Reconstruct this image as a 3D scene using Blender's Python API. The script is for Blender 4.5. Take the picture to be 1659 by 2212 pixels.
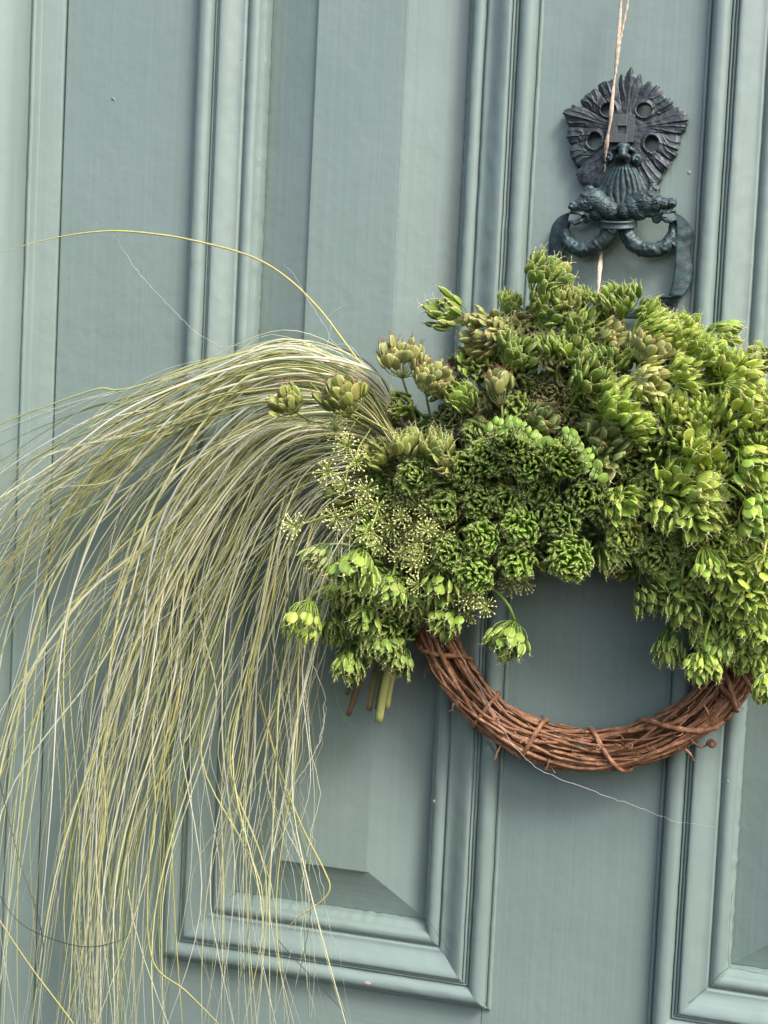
import bpy, bmesh, math, random
import numpy as np
from mathutils import Vector, Matrix, noise
random.seed(7); rng = np.random.default_rng(7)
scene = bpy.context.scene
for o in list(bpy.data.objects): bpy.data.objects.remove(o)
COL = scene.collection

# ------------------------------------------------------------------ camera
W, H, F = 1659.0, 2212.0, 3067.0          # measuring grid of the photograph and its focal length
D = 1.45                                   # metres from the door
yaw, pitch, roll = -0.2775, -0.05976, 0.04786
cy, sy, cp, sp, cr, sr = math.cos(yaw), math.sin(yaw), math.cos(pitch), math.sin(pitch), math.cos(roll), math.sin(roll)
fw = Vector((sy*cp, cy*cp, sp)); r0 = Vector((cy, -sy, 0)); u0 = r0.cross(fw)
cr_ = r0*cr + u0*sr; cu_ = u0*cr - r0*sr
CAM = Vector((0, -D, 0))
cam_d = bpy.data.cameras.new('camera'); cam = bpy.data.objects.new('camera', cam_d); COL.objects.link(cam)
cam.matrix_world = Matrix(((cr_.x, cu_.x, -fw.x, CAM.x), (cr_.y, cu_.y, -fw.y, CAM.y), (cr_.z, cu_.z, -fw.z, CAM.z), (0, 0, 0, 1)))
cam_d.sensor_fit = 'VERTICAL'; cam_d.sensor_height = 36; cam_d.lens = F/H*36
cam_d.clip_start = 0.05; cam_d.clip_end = 100
cam_d.dof.use_dof = True; cam_d.dof.focus_distance = 1.36; cam_d.dof.aperture_fstop = 13
scene.camera = cam
scene.render.resolution_x = 768; scene.render.resolution_y = 1024

# ------------------------------------------------------------------ light
SUN_EL, SUN_AZ = math.radians(48), math.radians(50)      # azimuth towards the right of the door's normal
world = bpy.data.worlds.new('World'); scene.world = world; world.use_nodes = True
nt = world.node_tree; nt.nodes.clear()
sky = nt.nodes.new('ShaderNodeTexSky'); sky.sky_type = 'NISHITA'; sky.sun_disc = False
sdir = Vector((math.sin(SUN_AZ)*math.cos(SUN_EL), -math.cos(SUN_AZ)*math.cos(SUN_EL), math.sin(SUN_EL)))
sky.sun_elevation = SUN_EL; sky.sun_rotation = math.atan2(sdir.x, sdir.y)
sky.air_density = 1.0; sky.dust_density = 4.5; sky.ozone_density = 1.0
bg = nt.nodes.new('ShaderNodeBackground'); bg.inputs[1].default_value = 0.12
wo = nt.nodes.new('ShaderNodeOutputWorld')
nt.links.new(sky.outputs[0], bg.inputs[0]); nt.links.new(bg.outputs[0], wo.inputs[0])
sl = bpy.data.lights.new('sun', 'SUN'); sl.energy = 1.5; sl.angle = math.radians(18); sl.color = (1.0, 0.96, 0.91)
so = bpy.data.objects.new('sun', sl); COL.objects.link(so)
so.rotation_euler = (-sdir).to_track_quat('-Z', 'Y').to_euler(); so.location = (1, -2, 3)
scene.view_settings.view_transform = 'Standard'; scene.view_settings.look = 'None'
scene.view_settings.exposure = 1.3; scene.view_settings.gamma = 1

# ------------------------------------------------------------------ helpers
def P(px, py, d=0.0):
    """photo position (measuring grid) on the plane d metres in front of the door"""
    v = fw*F + cr_*(px - W/2) - cu_*(py - H/2)
    return CAM + v*((D - d)/v.y)
PX = (P(1300, 900, .05) - P(1200, 900, .05)).length/100     # metres per grid px at the wreath
def mk(name, V, Fc, mat=None, parent=None, smooth=True):
    me = bpy.data.meshes.new(name); me.from_pydata([tuple(v) for v in V], [], [tuple(f) for f in Fc])
    if mat:
        for m in (mat if isinstance(mat, (list, tuple)) else [mat]): me.materials.append(m)
    if smooth: me.polygons.foreach_set('use_smooth', [True]*len(me.polygons))
    me.update()
    o = bpy.data.objects.new(name, me); COL.objects.link(o)
    if parent: o.parent = parent
    return o
def inst(name, me, parent, mat4, color=None):
    o = bpy.data.objects.new(name, me); COL.objects.link(o); o.parent = parent
    o.matrix_basis = mat4
    if color: o.color = (*color, 1)
    return o
def thing(name, label, cat, loc=(0, 0, 0), group=None):
    o = bpy.data.objects.new(name, None); COL.objects.link(o); o.location = loc; o.empty_display_size = .01
    o['label'] = label; o['category'] = cat
    if group: o['group'] = group
    return o
def tag(o, label, cat, group=None):
    o['label'] = label; o['category'] = cat
    if group: o['group'] = group
def tube(pts, rad, sides=6, flat=1.0, twist=0.0, cap=True, up=None, tw0=0.0):
    P_ = np.asarray([tuple(p) for p in pts], float); n = len(P_)
    rad = np.full(n, rad) if np.isscalar(rad) else np.asarray(rad, float)
    T = np.gradient(P_, axis=0); T /= np.linalg.norm(T, axis=1)[:, None] + 1e-12
    a = np.array(up if up is not None else (0.0, -1.0, 0.1)); N = np.zeros_like(P_)
    v = a - T[0]*a.dot(T[0]); N[0] = v/(np.linalg.norm(v) + 1e-9)
    for i in range(1, n):
        v = N[i-1] - T[i]*N[i-1].dot(T[i]); N[i] = v/(np.linalg.norm(v) + 1e-9)
    B = np.cross(T, N)
    ph = np.linspace(0, 2*math.pi, sides, endpoint=False)
    tw = tw0 + np.linspace(0, twist, n)
    V = []
    for i in range(n):
        n1 = N[i]*math.cos(tw[i]) + B[i]*math.sin(tw[i]); b1 = -N[i]*math.sin(tw[i]) + B[i]*math.cos(tw[i])
        V.append(P_[i] + rad[i]*(np.cos(ph)[:, None]*b1 + flat*np.sin(ph)[:, None]*n1))
    V = np.concatenate(V); Fc = []
    for i in range(n-1):
        for j in range(sides):
            k = (j+1) % sides
            Fc.append((i*sides+j, i*sides+k, (i+1)*sides+k, (i+1)*sides+j))
    if cap: Fc.append(tuple(range(sides))[::-1]); Fc.append(tuple((n-1)*sides+j for j in range(sides)))
    return V, Fc
class MB:
    def __init__(s): s.V = []; s.F = []; s.n = 0; s.c = []
    def add(s, VF, col=None):
        V, Fc = VF; s.V.append(np.asarray(V)); s.F += [tuple(i + s.n for i in f) for f in Fc]; s.n += len(V)
        if col is not None: s.c.append(np.tile(col, (len(V), 1)) if np.ndim(col) == 1 else col)
    def build(s, name, mat, parent=None, smooth=True):
        o = mk(name, np.concatenate(s.V), s.F, mat, parent, smooth)
        if s.c: set_tint(o.data, np.concatenate(s.c))
        return o
def set_tint(me, c):
    a = me.color_attributes.new('tint', 'FLOAT_COLOR', 'POINT')
    a.data.foreach_set('color', np.concatenate([c, np.ones((len(c), 1))], 1).astype(np.float32).ravel())
def spline(pts, n):
    pts = [Vector(p) for p in pts]; pts = [pts[0]*2 - pts[1]] + pts + [pts[-1]*2 - pts[-2]]
    out = []; m = len(pts) - 3
    for k in range(n):
        t = k/(n-1)*m; i = min(int(t), m-1); f = t - i
        a, b, c, d = pts[i:i+4]
        out.append(0.5*((2*b) + (c-a)*f + (2*a-5*b+4*c-d)*f*f + (3*b-a-3*c+d)*f**3))
    return out

# ------------------------------------------------------------------ materials
def new_mat(name):
    m = bpy.data.materials.new(name); m.use_nodes = True
    t = m.node_tree; b = t.nodes['Principled BSDF']; return m, t, b
def N(t, kind, **kw):
    n = t.nodes.new(kind)
    for k, v in kw.items(): setattr(n, k, v)
    return n
def mixc(t, fac, a, b, blend='MIX'):
    n = t.nodes.new('ShaderNodeMix'); n.data_type = 'RGBA'; n.blend_type = blend
    for s, v in ((0, fac), (6, a), (7, b)):
        if hasattr(v, 'is_linked') or hasattr(v, 'links'): t.links.new(v, n.inputs[s])
        else: n.inputs[s].default_value = v if s == 0 else (*v, 1)
    return n.outputs[2]
def noise_n(t, vec, scale, detail=3, rough=.5):
    n = N(t, 'ShaderNodeTexNoise'); n.inputs['Scale'].default_value = scale; n.inputs['Detail'].default_value = detail
    n.inputs['Roughness'].default_value = rough
    if vec: t.links.new(vec, n.inputs['Vector'])
    return n.outputs['Fac']
def mapping(t, src, scale):
    m = N(t, 'ShaderNodeMapping'); m.inputs['Scale'].default_value = scale; t.links.new(src, m.inputs['Vector']); return m.outputs[0]
def ramp(t, fac, stops):
    r = N(t, 'ShaderNodeValToRGB'); t.links.new(fac, r.inputs[0]); cr = r.color_ramp
    while len(cr.elements) < len(stops): cr.elements.new(.5)
    for e, (p, c) in zip(cr.elements, stops): e.position = p; e.color = (*c, 1) if len(c) == 3 else c
    return r.outputs[0]
def maths(t, op, a, b=0.0):
    n = N(t, 'ShaderNodeMath', operation=op)
    for i, v in enumerate((a, b)):
        if hasattr(v, 'links'): t.links.new(v, n.inputs[i])
        else: n.inputs[i].default_value = v
    return n.outputs[0]
def bump(t, b, h, dist, strength=1.0, prev=None):
    n = N(t, 'ShaderNodeBump'); n.inputs['Distance'].default_value = dist; n.inputs['Strength'].default_value = strength
    t.links.new(h, n.inputs['Height'])
    if prev: t.links.new(prev, n.inputs['Normal'])
    t.links.new(n.outputs[0], b.inputs['Normal']); return n.outputs[0]

def paint(name, horizontal=False, rough=.20):
    m, t, b = new_mat(name); g = N(t, 'ShaderNodeNewGeometry').outputs['Position']
    st = (60, 60, 1600) if horizontal else (1600, 60, 25)
    if horizontal: st = (25, 1600, 1600)
    brush = noise_n(t, mapping(t, g, tuple(s*.5 for s in st)), 1.0, 4, .6)
    brush2 = noise_n(t, mapping(t, g, tuple(s*.12 for s in st)), 1.0, 3, .5)
    blot = noise_n(t, g, 9, 4, .6); orange = noise_n(t, g, 420, 2, .5)
    lump = noise_n(t, g, 55, 2, .5)
    base = ramp(t, blot, [(.3, (.172, .236, .218)), (.7, (.196, .263, .247))])
    base = mixc(t, maths(t, 'MULTIPLY', ramp(t, brush2, [(.35, (0, 0, 0)), (.7, (1, 1, 1))]), .28), base, (.232, .290, .280))
    speck = ramp(t, noise_n(t, g, 160, 5, .7), [(.71, (0, 0, 0)), (.78, (1, 1, 1))])
    base = mixc(t, maths(t, 'MULTIPLY', speck, .35), base, (.10, .14, .12))
    t.links.new(base, b.inputs['Base Color'])
    rr = maths(t, 'ADD', maths(t, 'MULTIPLY', blot, .18), rough-.09); t.links.new(rr, b.inputs['Roughness'])
    n1 = bump(t, b, brush, .00014, .30); n2 = bump(t, b, orange, .0003, .2, n1); n3 = bump(t, b, lump, .0016, .35, n2)
    bump(t, b, brush2, .0006, .5, n3)
    return m
M_paint = paint('sage green paint'); M_paint_h = paint('sage green paint brushed sideways', True, .21)

def plain(name, col, rough=.6, var=.25, scale=300, metal=0, bumpd=0.0, alt=None):
    m, t, b = new_mat(name); g = N(t, 'ShaderNodeNewGeometry').outputs['Position']
    f = noise_n(t, g, scale, 4, .6)
    t.links.new(ramp(t, f, [(.3, tuple(c*(1-var) for c in col)), (.7, alt or tuple(min(1, c*(1+var)) for c in col))]), b.inputs['Base Color'])
    b.inputs['Roughness'].default_value = rough; b.inputs['Metallic'].default_value = metal
    if bumpd: bump(t, b, f, bumpd)
    return m
M_dark = plain('dark gap', (.02, .025, .025), .9)
M_primer = plain('bare pink primer', (.52, .33, .27), .8, .25, 500, alt=(.62, .5, .45))

# bronze with verdigris
def bronze(name, A_=(.020, .028, .036), B_=(.034, .058, .066), C_=(.050, .106, .108)):
    m, t, b = new_mat(name); g = N(t, 'ShaderNodeNewGeometry')
    f = noise_n(t, g.outputs['Position'], 60, 5, .65); f2 = noise_n(t, g.outputs['Position'], 420, 4, .6); f3 = noise_n(t, g.outputs['Position'], 23, 4, .6)
    c = ramp(t, f, [(.32, A_), (.5, B_), (.72, C_)])
    c = mixc(t, ramp(t, f2, [(.56, (0, 0, 0)), (.75, (.5, .5, .5))]), c, (.13, .20, .195))
    pt = ramp(t, g.outputs['Pointiness'], [(.50, (0, 0, 0)), (.62, (.38, .38, .38))])
    c = mixc(t, pt, c, (.17, .215, .215))
    c = mixc(t, ramp(t, f3, [(.55, (0, 0, 0)), (.68, (.6, .6, .6))]), c, (.036, .034, .042))
    t.links.new(c, b.inputs['Base Color']); b.inputs['Metallic'].default_value = .3
    t.links.new(maths(t, 'ADD', maths(t, 'MULTIPLY', f2, .25), .36), b.inputs['Roughness'])
    bump(t, b, f2, .0004, .8)
    return m
M_bronze = bronze('weathered bronze'); M_plate = bronze('dark weathered bronze', (.018, .023, .029), (.034, .045, .054), (.046, .075, .082)); M_hinge = bronze('brown bronze', (.026, .025, .030), (.046, .045, .052), (.05, .065, .07))

def bark(name, c1, c2, c3):
    m, t, b = new_mat(name); tc = N(t, 'ShaderNodeNewGeometry').outputs['Position']
    oi = N(t, 'ShaderNodeObjectInfo').outputs['Random']
    f = noise_n(t, tc, 140, 5, .65); f2 = noise_n(t, tc, 900, 3, .6)
    c = ramp(t, f, [(.3, c1), (.5, c2), (.72, c3)])
    c = mixc(t, maths(t, 'MULTIPLY', oi, .62), c, tuple(.45*x for x in c2))
    c = mixc(t, ramp(t, f2, [(.55, (0, 0, 0)), (.75, (.6, .6, .6))]), c, tuple(x*.4 for x in c1))
    t.links.new(c, b.inputs['Base Color']); b.inputs['Roughness'].default_value = .42
    n1 = bump(t, b, f, .0016, .9); bump(t, b, f2, .0009, 1.0, n1)
    return m
M_vine = bark('red brown vine bark', (.115, .052, .028), (.36, .168, .082), (.62, .36, .20))
M_string = plain('pale paper twine', (.48, .37, .27), .8, .3, 260, bumpd=.0008, alt=(.70, .58, .46))
M_butt = None

def leafy(name, rough=.45, tip=False):
    """seed / stalk green: colour comes from the object's own colour"""
    m, t, b = new_mat(name); oi = N(t, 'ShaderNodeObjectInfo'); uv = N(t, 'ShaderNodeUVMap').outputs[0]
    g = N(t, 'ShaderNodeNewGeometry').outputs['Position']
    f = noise_n(t, g, 260, 3, .6); big = noise_n(t, g, 45, 2, .5)
    c = oi.outputs['Color']
    if tip:
        sx = N(t, 'ShaderNodeSeparateXYZ'); t.links.new(uv, sx.inputs[0])
        a = maths(t, 'ABSOLUTE', maths(t, 'SUBTRACT', sx.outputs[0], .5))     # 0 centre .. .5 rim
        rim = ramp(t, a, [(.37, (0, 0, 0)), (.42, (1, 1, 1))])
        wv = maths(t, 'ABSOLUTE', maths(t, 'SINE', maths(t, 'MULTIPLY', maths(t, 'SUBTRACT', sx.outputs[0], .5), 15)))
        vein = ramp(t, wv, [(.12, (1, 1, 1)), (.5, (0, 0, 0))])
        dark = mixc(t, 1.0, c, (.50, .62, .42), 'MULTIPLY')
        pale = mixc(t, .55, c, (.80, .85, .42))
        c = mixc(t, maths(t, 'MULTIPLY', vein, .8), c, dark)
        c = mixc(t, maths(t, 'MULTIPLY', rim, .75), c, pale)
        age = maths(t, 'GREATER_THAN', oi.outputs['Random'], .93)
        c = mixc(t, maths(t, 'MULTIPLY', age, .30), c, (.42, .30, .15))
    c = mixc(t, maths(t, 'MULTIPLY', f, .5), c, mixc(t, 1.0, c, (.62, .62, .5), 'MULTIPLY'))
    c = mixc(t, maths(t, 'MULTIPLY', big, .25), c, mixc(t, 1.0, c, (1.15, 1.05, .9), 'MULTIPLY'))
    hs = N(t, 'ShaderNodeHueSaturation'); t.links.new(c, hs.inputs['Color'])
    t.links.new(maths(t, 'ADD', maths(t, 'MULTIPLY', oi.outputs['Random'], .45), .78), hs.inputs['Value'])
    c = hs.outputs[0]
    t.links.new(c, b.inputs['Base Color']); b.inputs['Roughness'].default_value = rough
    b.inputs['Specular IOR Level'].default_value = .4
    bump(t, b, f, .0004, .6)
    tr = N(t, 'ShaderNodeBsdfTranslucent'); t.links.new(c, tr.inputs[0])
    mx = N(t, 'ShaderNodeMixShader'); mx.inputs[0].default_value = .27
    out = t.nodes['Material Output']
    t.links.new(b.outputs[0], mx.inputs[1]); t.links.new(tr.outputs[0], mx.inputs[2]); t.links.new(mx.outputs[0], out.inputs[0])
    return m
M_seed = leafy('winged seed', .42, True); M_stalk = leafy('green stalk', .5)
M_whisk = plain('dry style tips', (.56, .56, .26), .7, .35, 500); M_whisk_r = plain('reddish style tips', (.30, .14, .09), .7, .4, 500)
M_bud = plain('pale yellow buds', (.74, .73, .34), .6, .2, 700); M_ray = plain('yellow green rays', (.45, .53, .16), .55, .2, 400)

def grass_mat():
    m, t, b = new_mat('dry feather grass'); at = N(t, 'ShaderNodeAttribute'); at.attribute_name = 'tint'
    g = N(t, 'ShaderNodeNewGeometry').outputs['Position']
    f = noise_n(t, g, 120, 3, .6)
    c = mixc(t, maths(t, 'MULTIPLY', f, .5), at.outputs[0], mixc(t, 1.0, at.outputs[0], (.86, .86, .76), 'MULTIPLY'))
    t.links.new(c, b.inputs['Base Color']); b.inputs['Roughness'].default_value = .5
    tr = N(t, 'ShaderNodeBsdfTranslucent'); t.links.new(c, tr.inputs[0])
    mx = N(t, 'ShaderNodeMixShader'); mx.inputs[0].default_value = .38
    t.links.new(b.outputs[0], mx.inputs[1]); t.links.new(tr.outputs[0], mx.inputs[2]); t.links.new(mx.outputs[0], t.nodes['Material Output'].inputs[0])
    return m
M_grass = grass_mat()

# ------------------------------------------------------------------ the door and its frame
ZB, ZT = -1.05, .95
def box(x0, x1, y0, y1, z0, z1, bev=.0012):
    bm = bmesh.new()
    bmesh.ops.create_cube(bm, size=1)
    for v in bm.verts: v.co = Vector(((x0+x1)/2 + v.co.x*(x1-x0), (y0+y1)/2 + v.co.y*(y1-y0), (z0+z1)/2 + v.co.z*(z1-z0)))
    if bev: bmesh.ops.bevel(bm, geom=list(bm.edges), offset=bev, segments=2, profile=.6, affect='EDGES')
    V = [v.co.copy() for v in bm.verts]; Fc = [[v.index for v in f.verts] for f in bm.faces]
    bm.verts.index_update(); Fc = [[v.index for v in f.verts] for f in bm.faces]; bm.free(); return V, Fc
door = thing('panelled_door', 'sage green painted timber door with deep moulded panels behind the wreath', 'door', (0, 0, 0))
MW = .079                                          # moulding width
AX0, AX1 = -.650, -.2695; BX0, BX1 = -.1065, .274; PZ0, PZ1 = -.609, .76
gap = .0
for nm, x0, x1 in (('stile', -.8075, AX0+.01), ('stile', AX1-.01, BX0+.01), ('stile', BX1-.01, .44)):
    mk(nm, *box(x0, x1, 0, .045, ZB, ZT), M_paint, door, False)
for x0, x1, y in ((AX0+.01, AX1-.01, 0), (BX0+.01, BX1-.01, 0)):
    mk('rail', *box(x0, x1, .0006, .044, ZB, PZ0+.012), M_paint_h, door, False)
    mk('rail', *box(x0, x1, .0006, .044, PZ1-.012, ZT), M_paint_h, door, False)

def prof():
    """moulding cross section: t 0 (outer edge, on the stile) .. 1 (inner, on the panel); height proud of the stile"""
    p = [(0, -.004), (0, .0022), (.012, .0034), (.045, .0034), (.052, .0012), (.062, .0012)]
    for a in np.linspace(0, math.pi, 13):                         # big round
        p.append((.18 - .118*math.cos(a), .0045 + .0115*math.sin(a)**.8))
    p += [(.303, .0030), (.309, .0085), (.330, .0092), (.336, .0060), (.350, .0058), (.356, .0104), (.372, .0108), (.378, .0084), (.388, .0084), (.394, .0128), (.400, .0136)]
    for s in np.linspace(0, 1, 12)[1:]:                           # wide cove with a soft rise
        p.append((.400 + .330*s, .0136 - .0105*s + .0040*math.sin(s*math.pi*1.0)*(1-2.2*s)))
    p += [(.738, -.0012), (.755, -.0014), (.762, .0012)]
    for a in np.linspace(.15*math.pi, .95*math.pi, 9):
        p.append((.845 - .085*math.cos(a), -.0010 + .0060*math.sin(a)))
    p += [(.935, -.0035), (.975, -.0060), (.985, -.0075), (1.0, -.0135), (1.0, -.02)]
    return np.array(p)
PR = prof()
def moulding_side(side, X0, X1, Z0, Z1, mat, parent, seedv):
    """one mitred length of moulding round a panel"""
    if side in 'LR': L0, L1 = Z0, Z1
    else: L0, L1 = X0, X1
    n = max(2, int((L1-L0)/.006)); K = len(PR); V = np.zeros((n+1, K, 3))
    for i in range(n+1):
        s = i/n
        for k, (t_, h) in enumerate(PR):
            w = t_*MW; a = L0 + w + s*((L1-w) - (L0+w))
            jit = noise.noise(Vector((a*60, t_*9 + seedv, seedv)))*.0012 + noise.noise(Vector((a*14, t_*4, seedv+5)))*.0008
            hh = h + jit*.35
            if t_ >= .93: hh += max(0, noise.noise(Vector((a*160, t_*2, seedv+9))))*.0030; w2 = w + noise.noise(Vector((a*130, 7, seedv)))*.0016
            elif t_ < .02: w2 = w + noise.noise(Vector((a*90, 3, seedv)))*.0007
            else: w2 = w + jit*.25
            y = -hh
            if side == 'L': c = (X0 + w2, y, a)
            elif side == 'R': c = (X1 - w2, y, a)
            elif side == 'B': c = (a, y, Z0 + w2)
            else: c = (a, y, Z1 - w2)
            V[i, k] = c
    Fc = []
    for i in range(n):
        for k in range(K-1):
            q = (i*K+k, i*K+k+1, (i+1)*K+k+1, (i+1)*K+k)
            Fc.append(q if side in 'LT' else q[::-1])
    return mk('moulding', V.reshape(-1, 3), Fc, mat, parent)
def panel(X0, X1, Z0, Z1, seedv):
    for sd in 'LRBT': moulding_side(sd, X0, X1, Z0, Z1, M_paint if sd in 'LR' else M_paint_h, door, seedv + ord(sd))
    a0, a1, c0, c1 = X0+MW-.002, X1-MW+.002, Z0+MW-.002, Z1-MW+.002
    bw = .066; yb, yf = .0215, .0
    o = [(a0, c0), (a1, c0), (a1, c1), (a0, c1)]; i_ = [(a0+bw*.93, c0+bw*.78), (a1-bw, c0+bw*.78), (a1-bw, c1-bw*.78), (a0+bw*.93, c1-bw*.78)]
    for k in range(4):
        l = (k+1) % 4
        V = [(o[k][0], yb, o[k][1]), (o[l][0], yb, o[l][1]), (i_[l][0], yf+.0022, i_[l][1]), (i_[k][0], yf+.0022, i_[k][1])]
        mk('panel_bevel', V, [(0, 1, 2, 3)], M_paint if k % 2 else M_paint_h, door, False)
    mk('panel_field', *box(i_[0][0], i_[1][0], yf-.0012, .02, i_[0][1], i_[2][1], .0010), M_paint, door, False)
panel(AX0, AX1, PZ0, PZ1, 1.0); panel(BX0, BX1, PZ0, PZ1, 40.0)
# paint chips and cracks in the mitres
def chip(px, py, w, h, d):
    c = P(px, py, d); n = 9; V = []; 
    for k in range(n):
        a = k/n*2*math.pi; r = random.uniform(.75, 1.15)
        V.append((c.x + w*PX*r*math.cos(a)/2, c.y-.0003, c.z + h*PX*r*math.sin(a)/2))
    V.append((c.x, c.y-.0005, c.z))
    mk('paint_chip', V, [(k, (k+1) % n, n) for k in range(n)], M_primer, door, False)
chip(795, 2123, 20, 9, .0162); chip(573, 128, 4, 13, .006); chip(560, 345, 3.5, 11, .006); chip(1037, 1888, 5, 16, .0125); chip(938, 1730, 4, 8, .004)
def crack(pts, d, r=.00035):
    q = []
    for i in range(len(pts)-1):
        for s in np.linspace(0, 1, 7)[:-1]:
            q.append(P(pts[i][0]*(1-s)+pts[i+1][0]*s + random.uniform(-2, 2), pts[i][1]*(1-s)+pts[i+1][1]*s + random.uniform(-1.5, 1.5), d))
    q.append(P(*pts[-1], d))
    mk('paint_crack', *tube(q, [r*random.uniform(.4, 1.2) for _ in q], 5), M_dark, door)
# drips and lumps in the paint
for (px, py, r, d) in ((246, 215, 6, 0), (243, 212, 3, .001), (1488, 373, 7, 0), (1090, 1385, 2, .004), (1572, 1688, 2.5, .011), (158, 30, 2, 0), (520, 128, 2.5, .010)):
    c = P(px, py, d); V = []; Fc = []; n = 10
    for j in range(4):
        for k in range(n):
            a = k/n*2*math.pi; rr = r*PX*(1-j/3.3); V.append((c.x+rr*math.cos(a), c.y + .0005 - .0012*math.sin(j/3*1.5), c.z+rr*math.sin(a)))
    for j in range(3):
        for k in range(n): Fc.append((j*n+k, j*n+(k+1) % n, (j+1)*n+(k+1) % n, (j+1)*n+k))
    Fc.append(tuple(3*n+k for k in range(n)))
    mk('paint_lump', V, Fc, M_paint, door)
crack([(1460, 2194), (1495, 2160), (1528, 2132), (1558, 2104), (1572, 2090)], .0105, .00025); crack([(1573, 2088), (1577, 2010), (1582, 1925)], .006, .0002); crack([(1573, 2090), (1610, 2096), (1660, 2106)], .006, .0002)
crack([(925, 1988), (960, 2040), (1010, 2110), (1040, 2158), (1059, 2178)], .0085, .0002)
# frame to the left of the door
frame = thing('door_frame', 'sage green door frame post with a rounded column moulding, left of the door', 'door frame', (-.85, 0, ZB))
FP = [(-.8105, .03), (-.8105, .0015), (-.812, .0), (-.838, .0), (-.8395, -.001), (-.8405, -.006)]
for a in np.linspace(0, math.pi, 7): FP.append((-.8440 + .0030*math.cos(a), -.0075 - .0035*math.sin(a)))
FP += [(-.8475, -.006), (-.8485, -.006)]
for s in np.linspace(0, 1, 16): FP.append((-.849 - .052*(1-math.cos(s*math.pi/2)), -.006 - .052*math.sin(s*math.pi/2)))
FP += [(-.915, -.058), (-.94, -.058), (-.942, -.064), (-1.05, -.064)]
FP = np.array(FP); n = 240; V = []
for i in range(n+1):
    z = ZB + (ZT-ZB)*i/n
    for (x, y) in FP:
        j = noise.noise(Vector((x*200, z*40, 3)))*.0004 + noise.noise(Vector((x*40, z*9, 8)))*.0006
        V.append((x + j*.5 + .85, y + j, z - ZB))
K = len(FP)
mk('jamb', V, [(i*K+k, (i+1)*K+k, (i+1)*K+k+1, i*K+k+1) for i in range(n) for k in range(K-1)], M_paint, frame)
mk('rebate', *box(-.8125+.85, -.8055+.85, .032, .06, 0, ZT-ZB, 0), M_dark, frame, False)

# ------------------------------------------------------------------ the knocker
KO = P(1345, 330, 0)
knocker = thing('door_knocker', 'dark bronze leaf mask door knocker with two wolf heads biting a ribbon handle', 'door knocker', KO)
kox, koy = 1134.0, 135.0; kf = .2441               # close-up grid of the knocker
def KP(zx, zy, d, oy=koy): return P(kox + zx*kf, oy + zy*kf, d) - KO
KS = kf*PX                                          # metres per close-up px
OUT = [(940,35),(975,85),(1000,110),(1025,75),(1032,160),(1060,185),(1095,155),(1130,165),(1150,195),(1195,205),(1225,250),(1255,290),(1265,315),(1305,305),(1318,350),(1312,398),(1360,385),(1392,388),(1405,425),(1450,455),(1450,520),(1432,560),(1430,600),(1380,640),(1382,700),(1362,760),(1345,835),(1305,870),(1290,925),(1240,960),(1215,975),(1222,1030),(1200,1060),(1165,1095),(1120,1120),(1000,1140),(870,1150),(700,1140),(620,1115),(550,1108),(500,1085),(470,1065),(450,1020),(445,975),(470,945),(425,905),(410,860),(390,820),(383,760),(395,735),(370,690),(362,640),(365,600),(375,560),(350,520),(350,490),(330,450),(345,410),(400,395),(410,362),(470,385),(490,375),(482,330),(525,290),(555,270),(600,225),(632,225),(640,190),(690,158),(730,165),(765,135),(800,150),(822,165),(835,110),(858,85),(885,120),(905,70)]
KC = (885.0, 600.0)
oa = np.array([math.atan2(y-KC[1], x-KC[0]) for x, y in OUT]); orr = np.array([math.hypot(x-KC[0], y-KC[1]) for x, y in OUT])
o_ = np.argsort(oa); oa = oa[o_]; orr = orr[o_]
NT = sorted(math.atan2(y-KC[1], x-KC[0]) for x, y in [(822,165),(1045,175),(1262,318),(1315,400),(1400,640),(1300,880),(1215,985),(1000,1140),(760,1140),(450,950),(388,738),(372,570),(490,380),(636,222)])
EYES = [(738,415,68,58),(1052,418,66,60),(613,688,62,72),(1120,715,62,72)]
step = 3.9; gx = np.arange(300, 1480, step); gy = np.arange(10, 1170, step)
GX, GY = np.meshgrid(gx, gy); A = np.arctan2(GY-KC[1], GX-KC[0]); Rr = np.hypot(GX-KC[0], GY-KC[1])
RO = np.interp(A, oa, orr, period=2*math.pi); nrm = Rr/RO
NTa = np.array(NT); idx = np.searchsorted(NTa, A) % len(NTa); lo = NTa[idx-1]; hi = NTa[idx]
wd = (hi-lo) % (2*math.pi); pp = ((A-lo) % (2*math.pi))/wd*2-1
ac = lo + wd/2; dA = (A-ac+math.pi) % (2*math.pi) - math.pi
lat = Rr*np.sin(dA); axl = Rr*np.cos(dA); phi = np.arctan2(lat, np.maximum(axl-.30*RO, 20) )
kk = np.array([32, 35, 29, 33, 28, 31, 36, 30, 33, 32, 29, 34, 28, 33])[idx % 14]
wv = phi*kk + .9*np.sign(phi)*np.abs(pp)**2 + .35*np.sin(nrm*6 + idx*2.1) + 3.0*np.array([[noise.noise(Vector((x*.006, y*.006, 5))) for x in gx] for y in gy])
for ex, ey, ea, eb in EYES:
    q = np.hypot((GX-ex)/ea, (GY-ey)/eb); w = np.exp(-(np.maximum(q-1.1, 0)/.75)**2); wv = wv*(1-w) + (q*8.5 + .5*np.arctan2(GY-ey, GX-ex))*w
tooth = np.maximum(0, np.cos((phi*kk)*.5))*(np.abs(pp) < .9)
inside = nrm < .985 + .045*tooth - .05*np.exp(-((1-np.abs(pp))/.08)**2)
ridge = np.maximum(0, np.cos(wv))**1.6 - .35
Hh = 5.5 + 4.0*(1-nrm)**.8 + 1.7*np.clip((nrm-.35)/.45, 0, 1)*(1-np.abs(pp)**2.0) + .5*pp*np.clip((nrm-.35)/.4, 0, 1)
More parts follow.
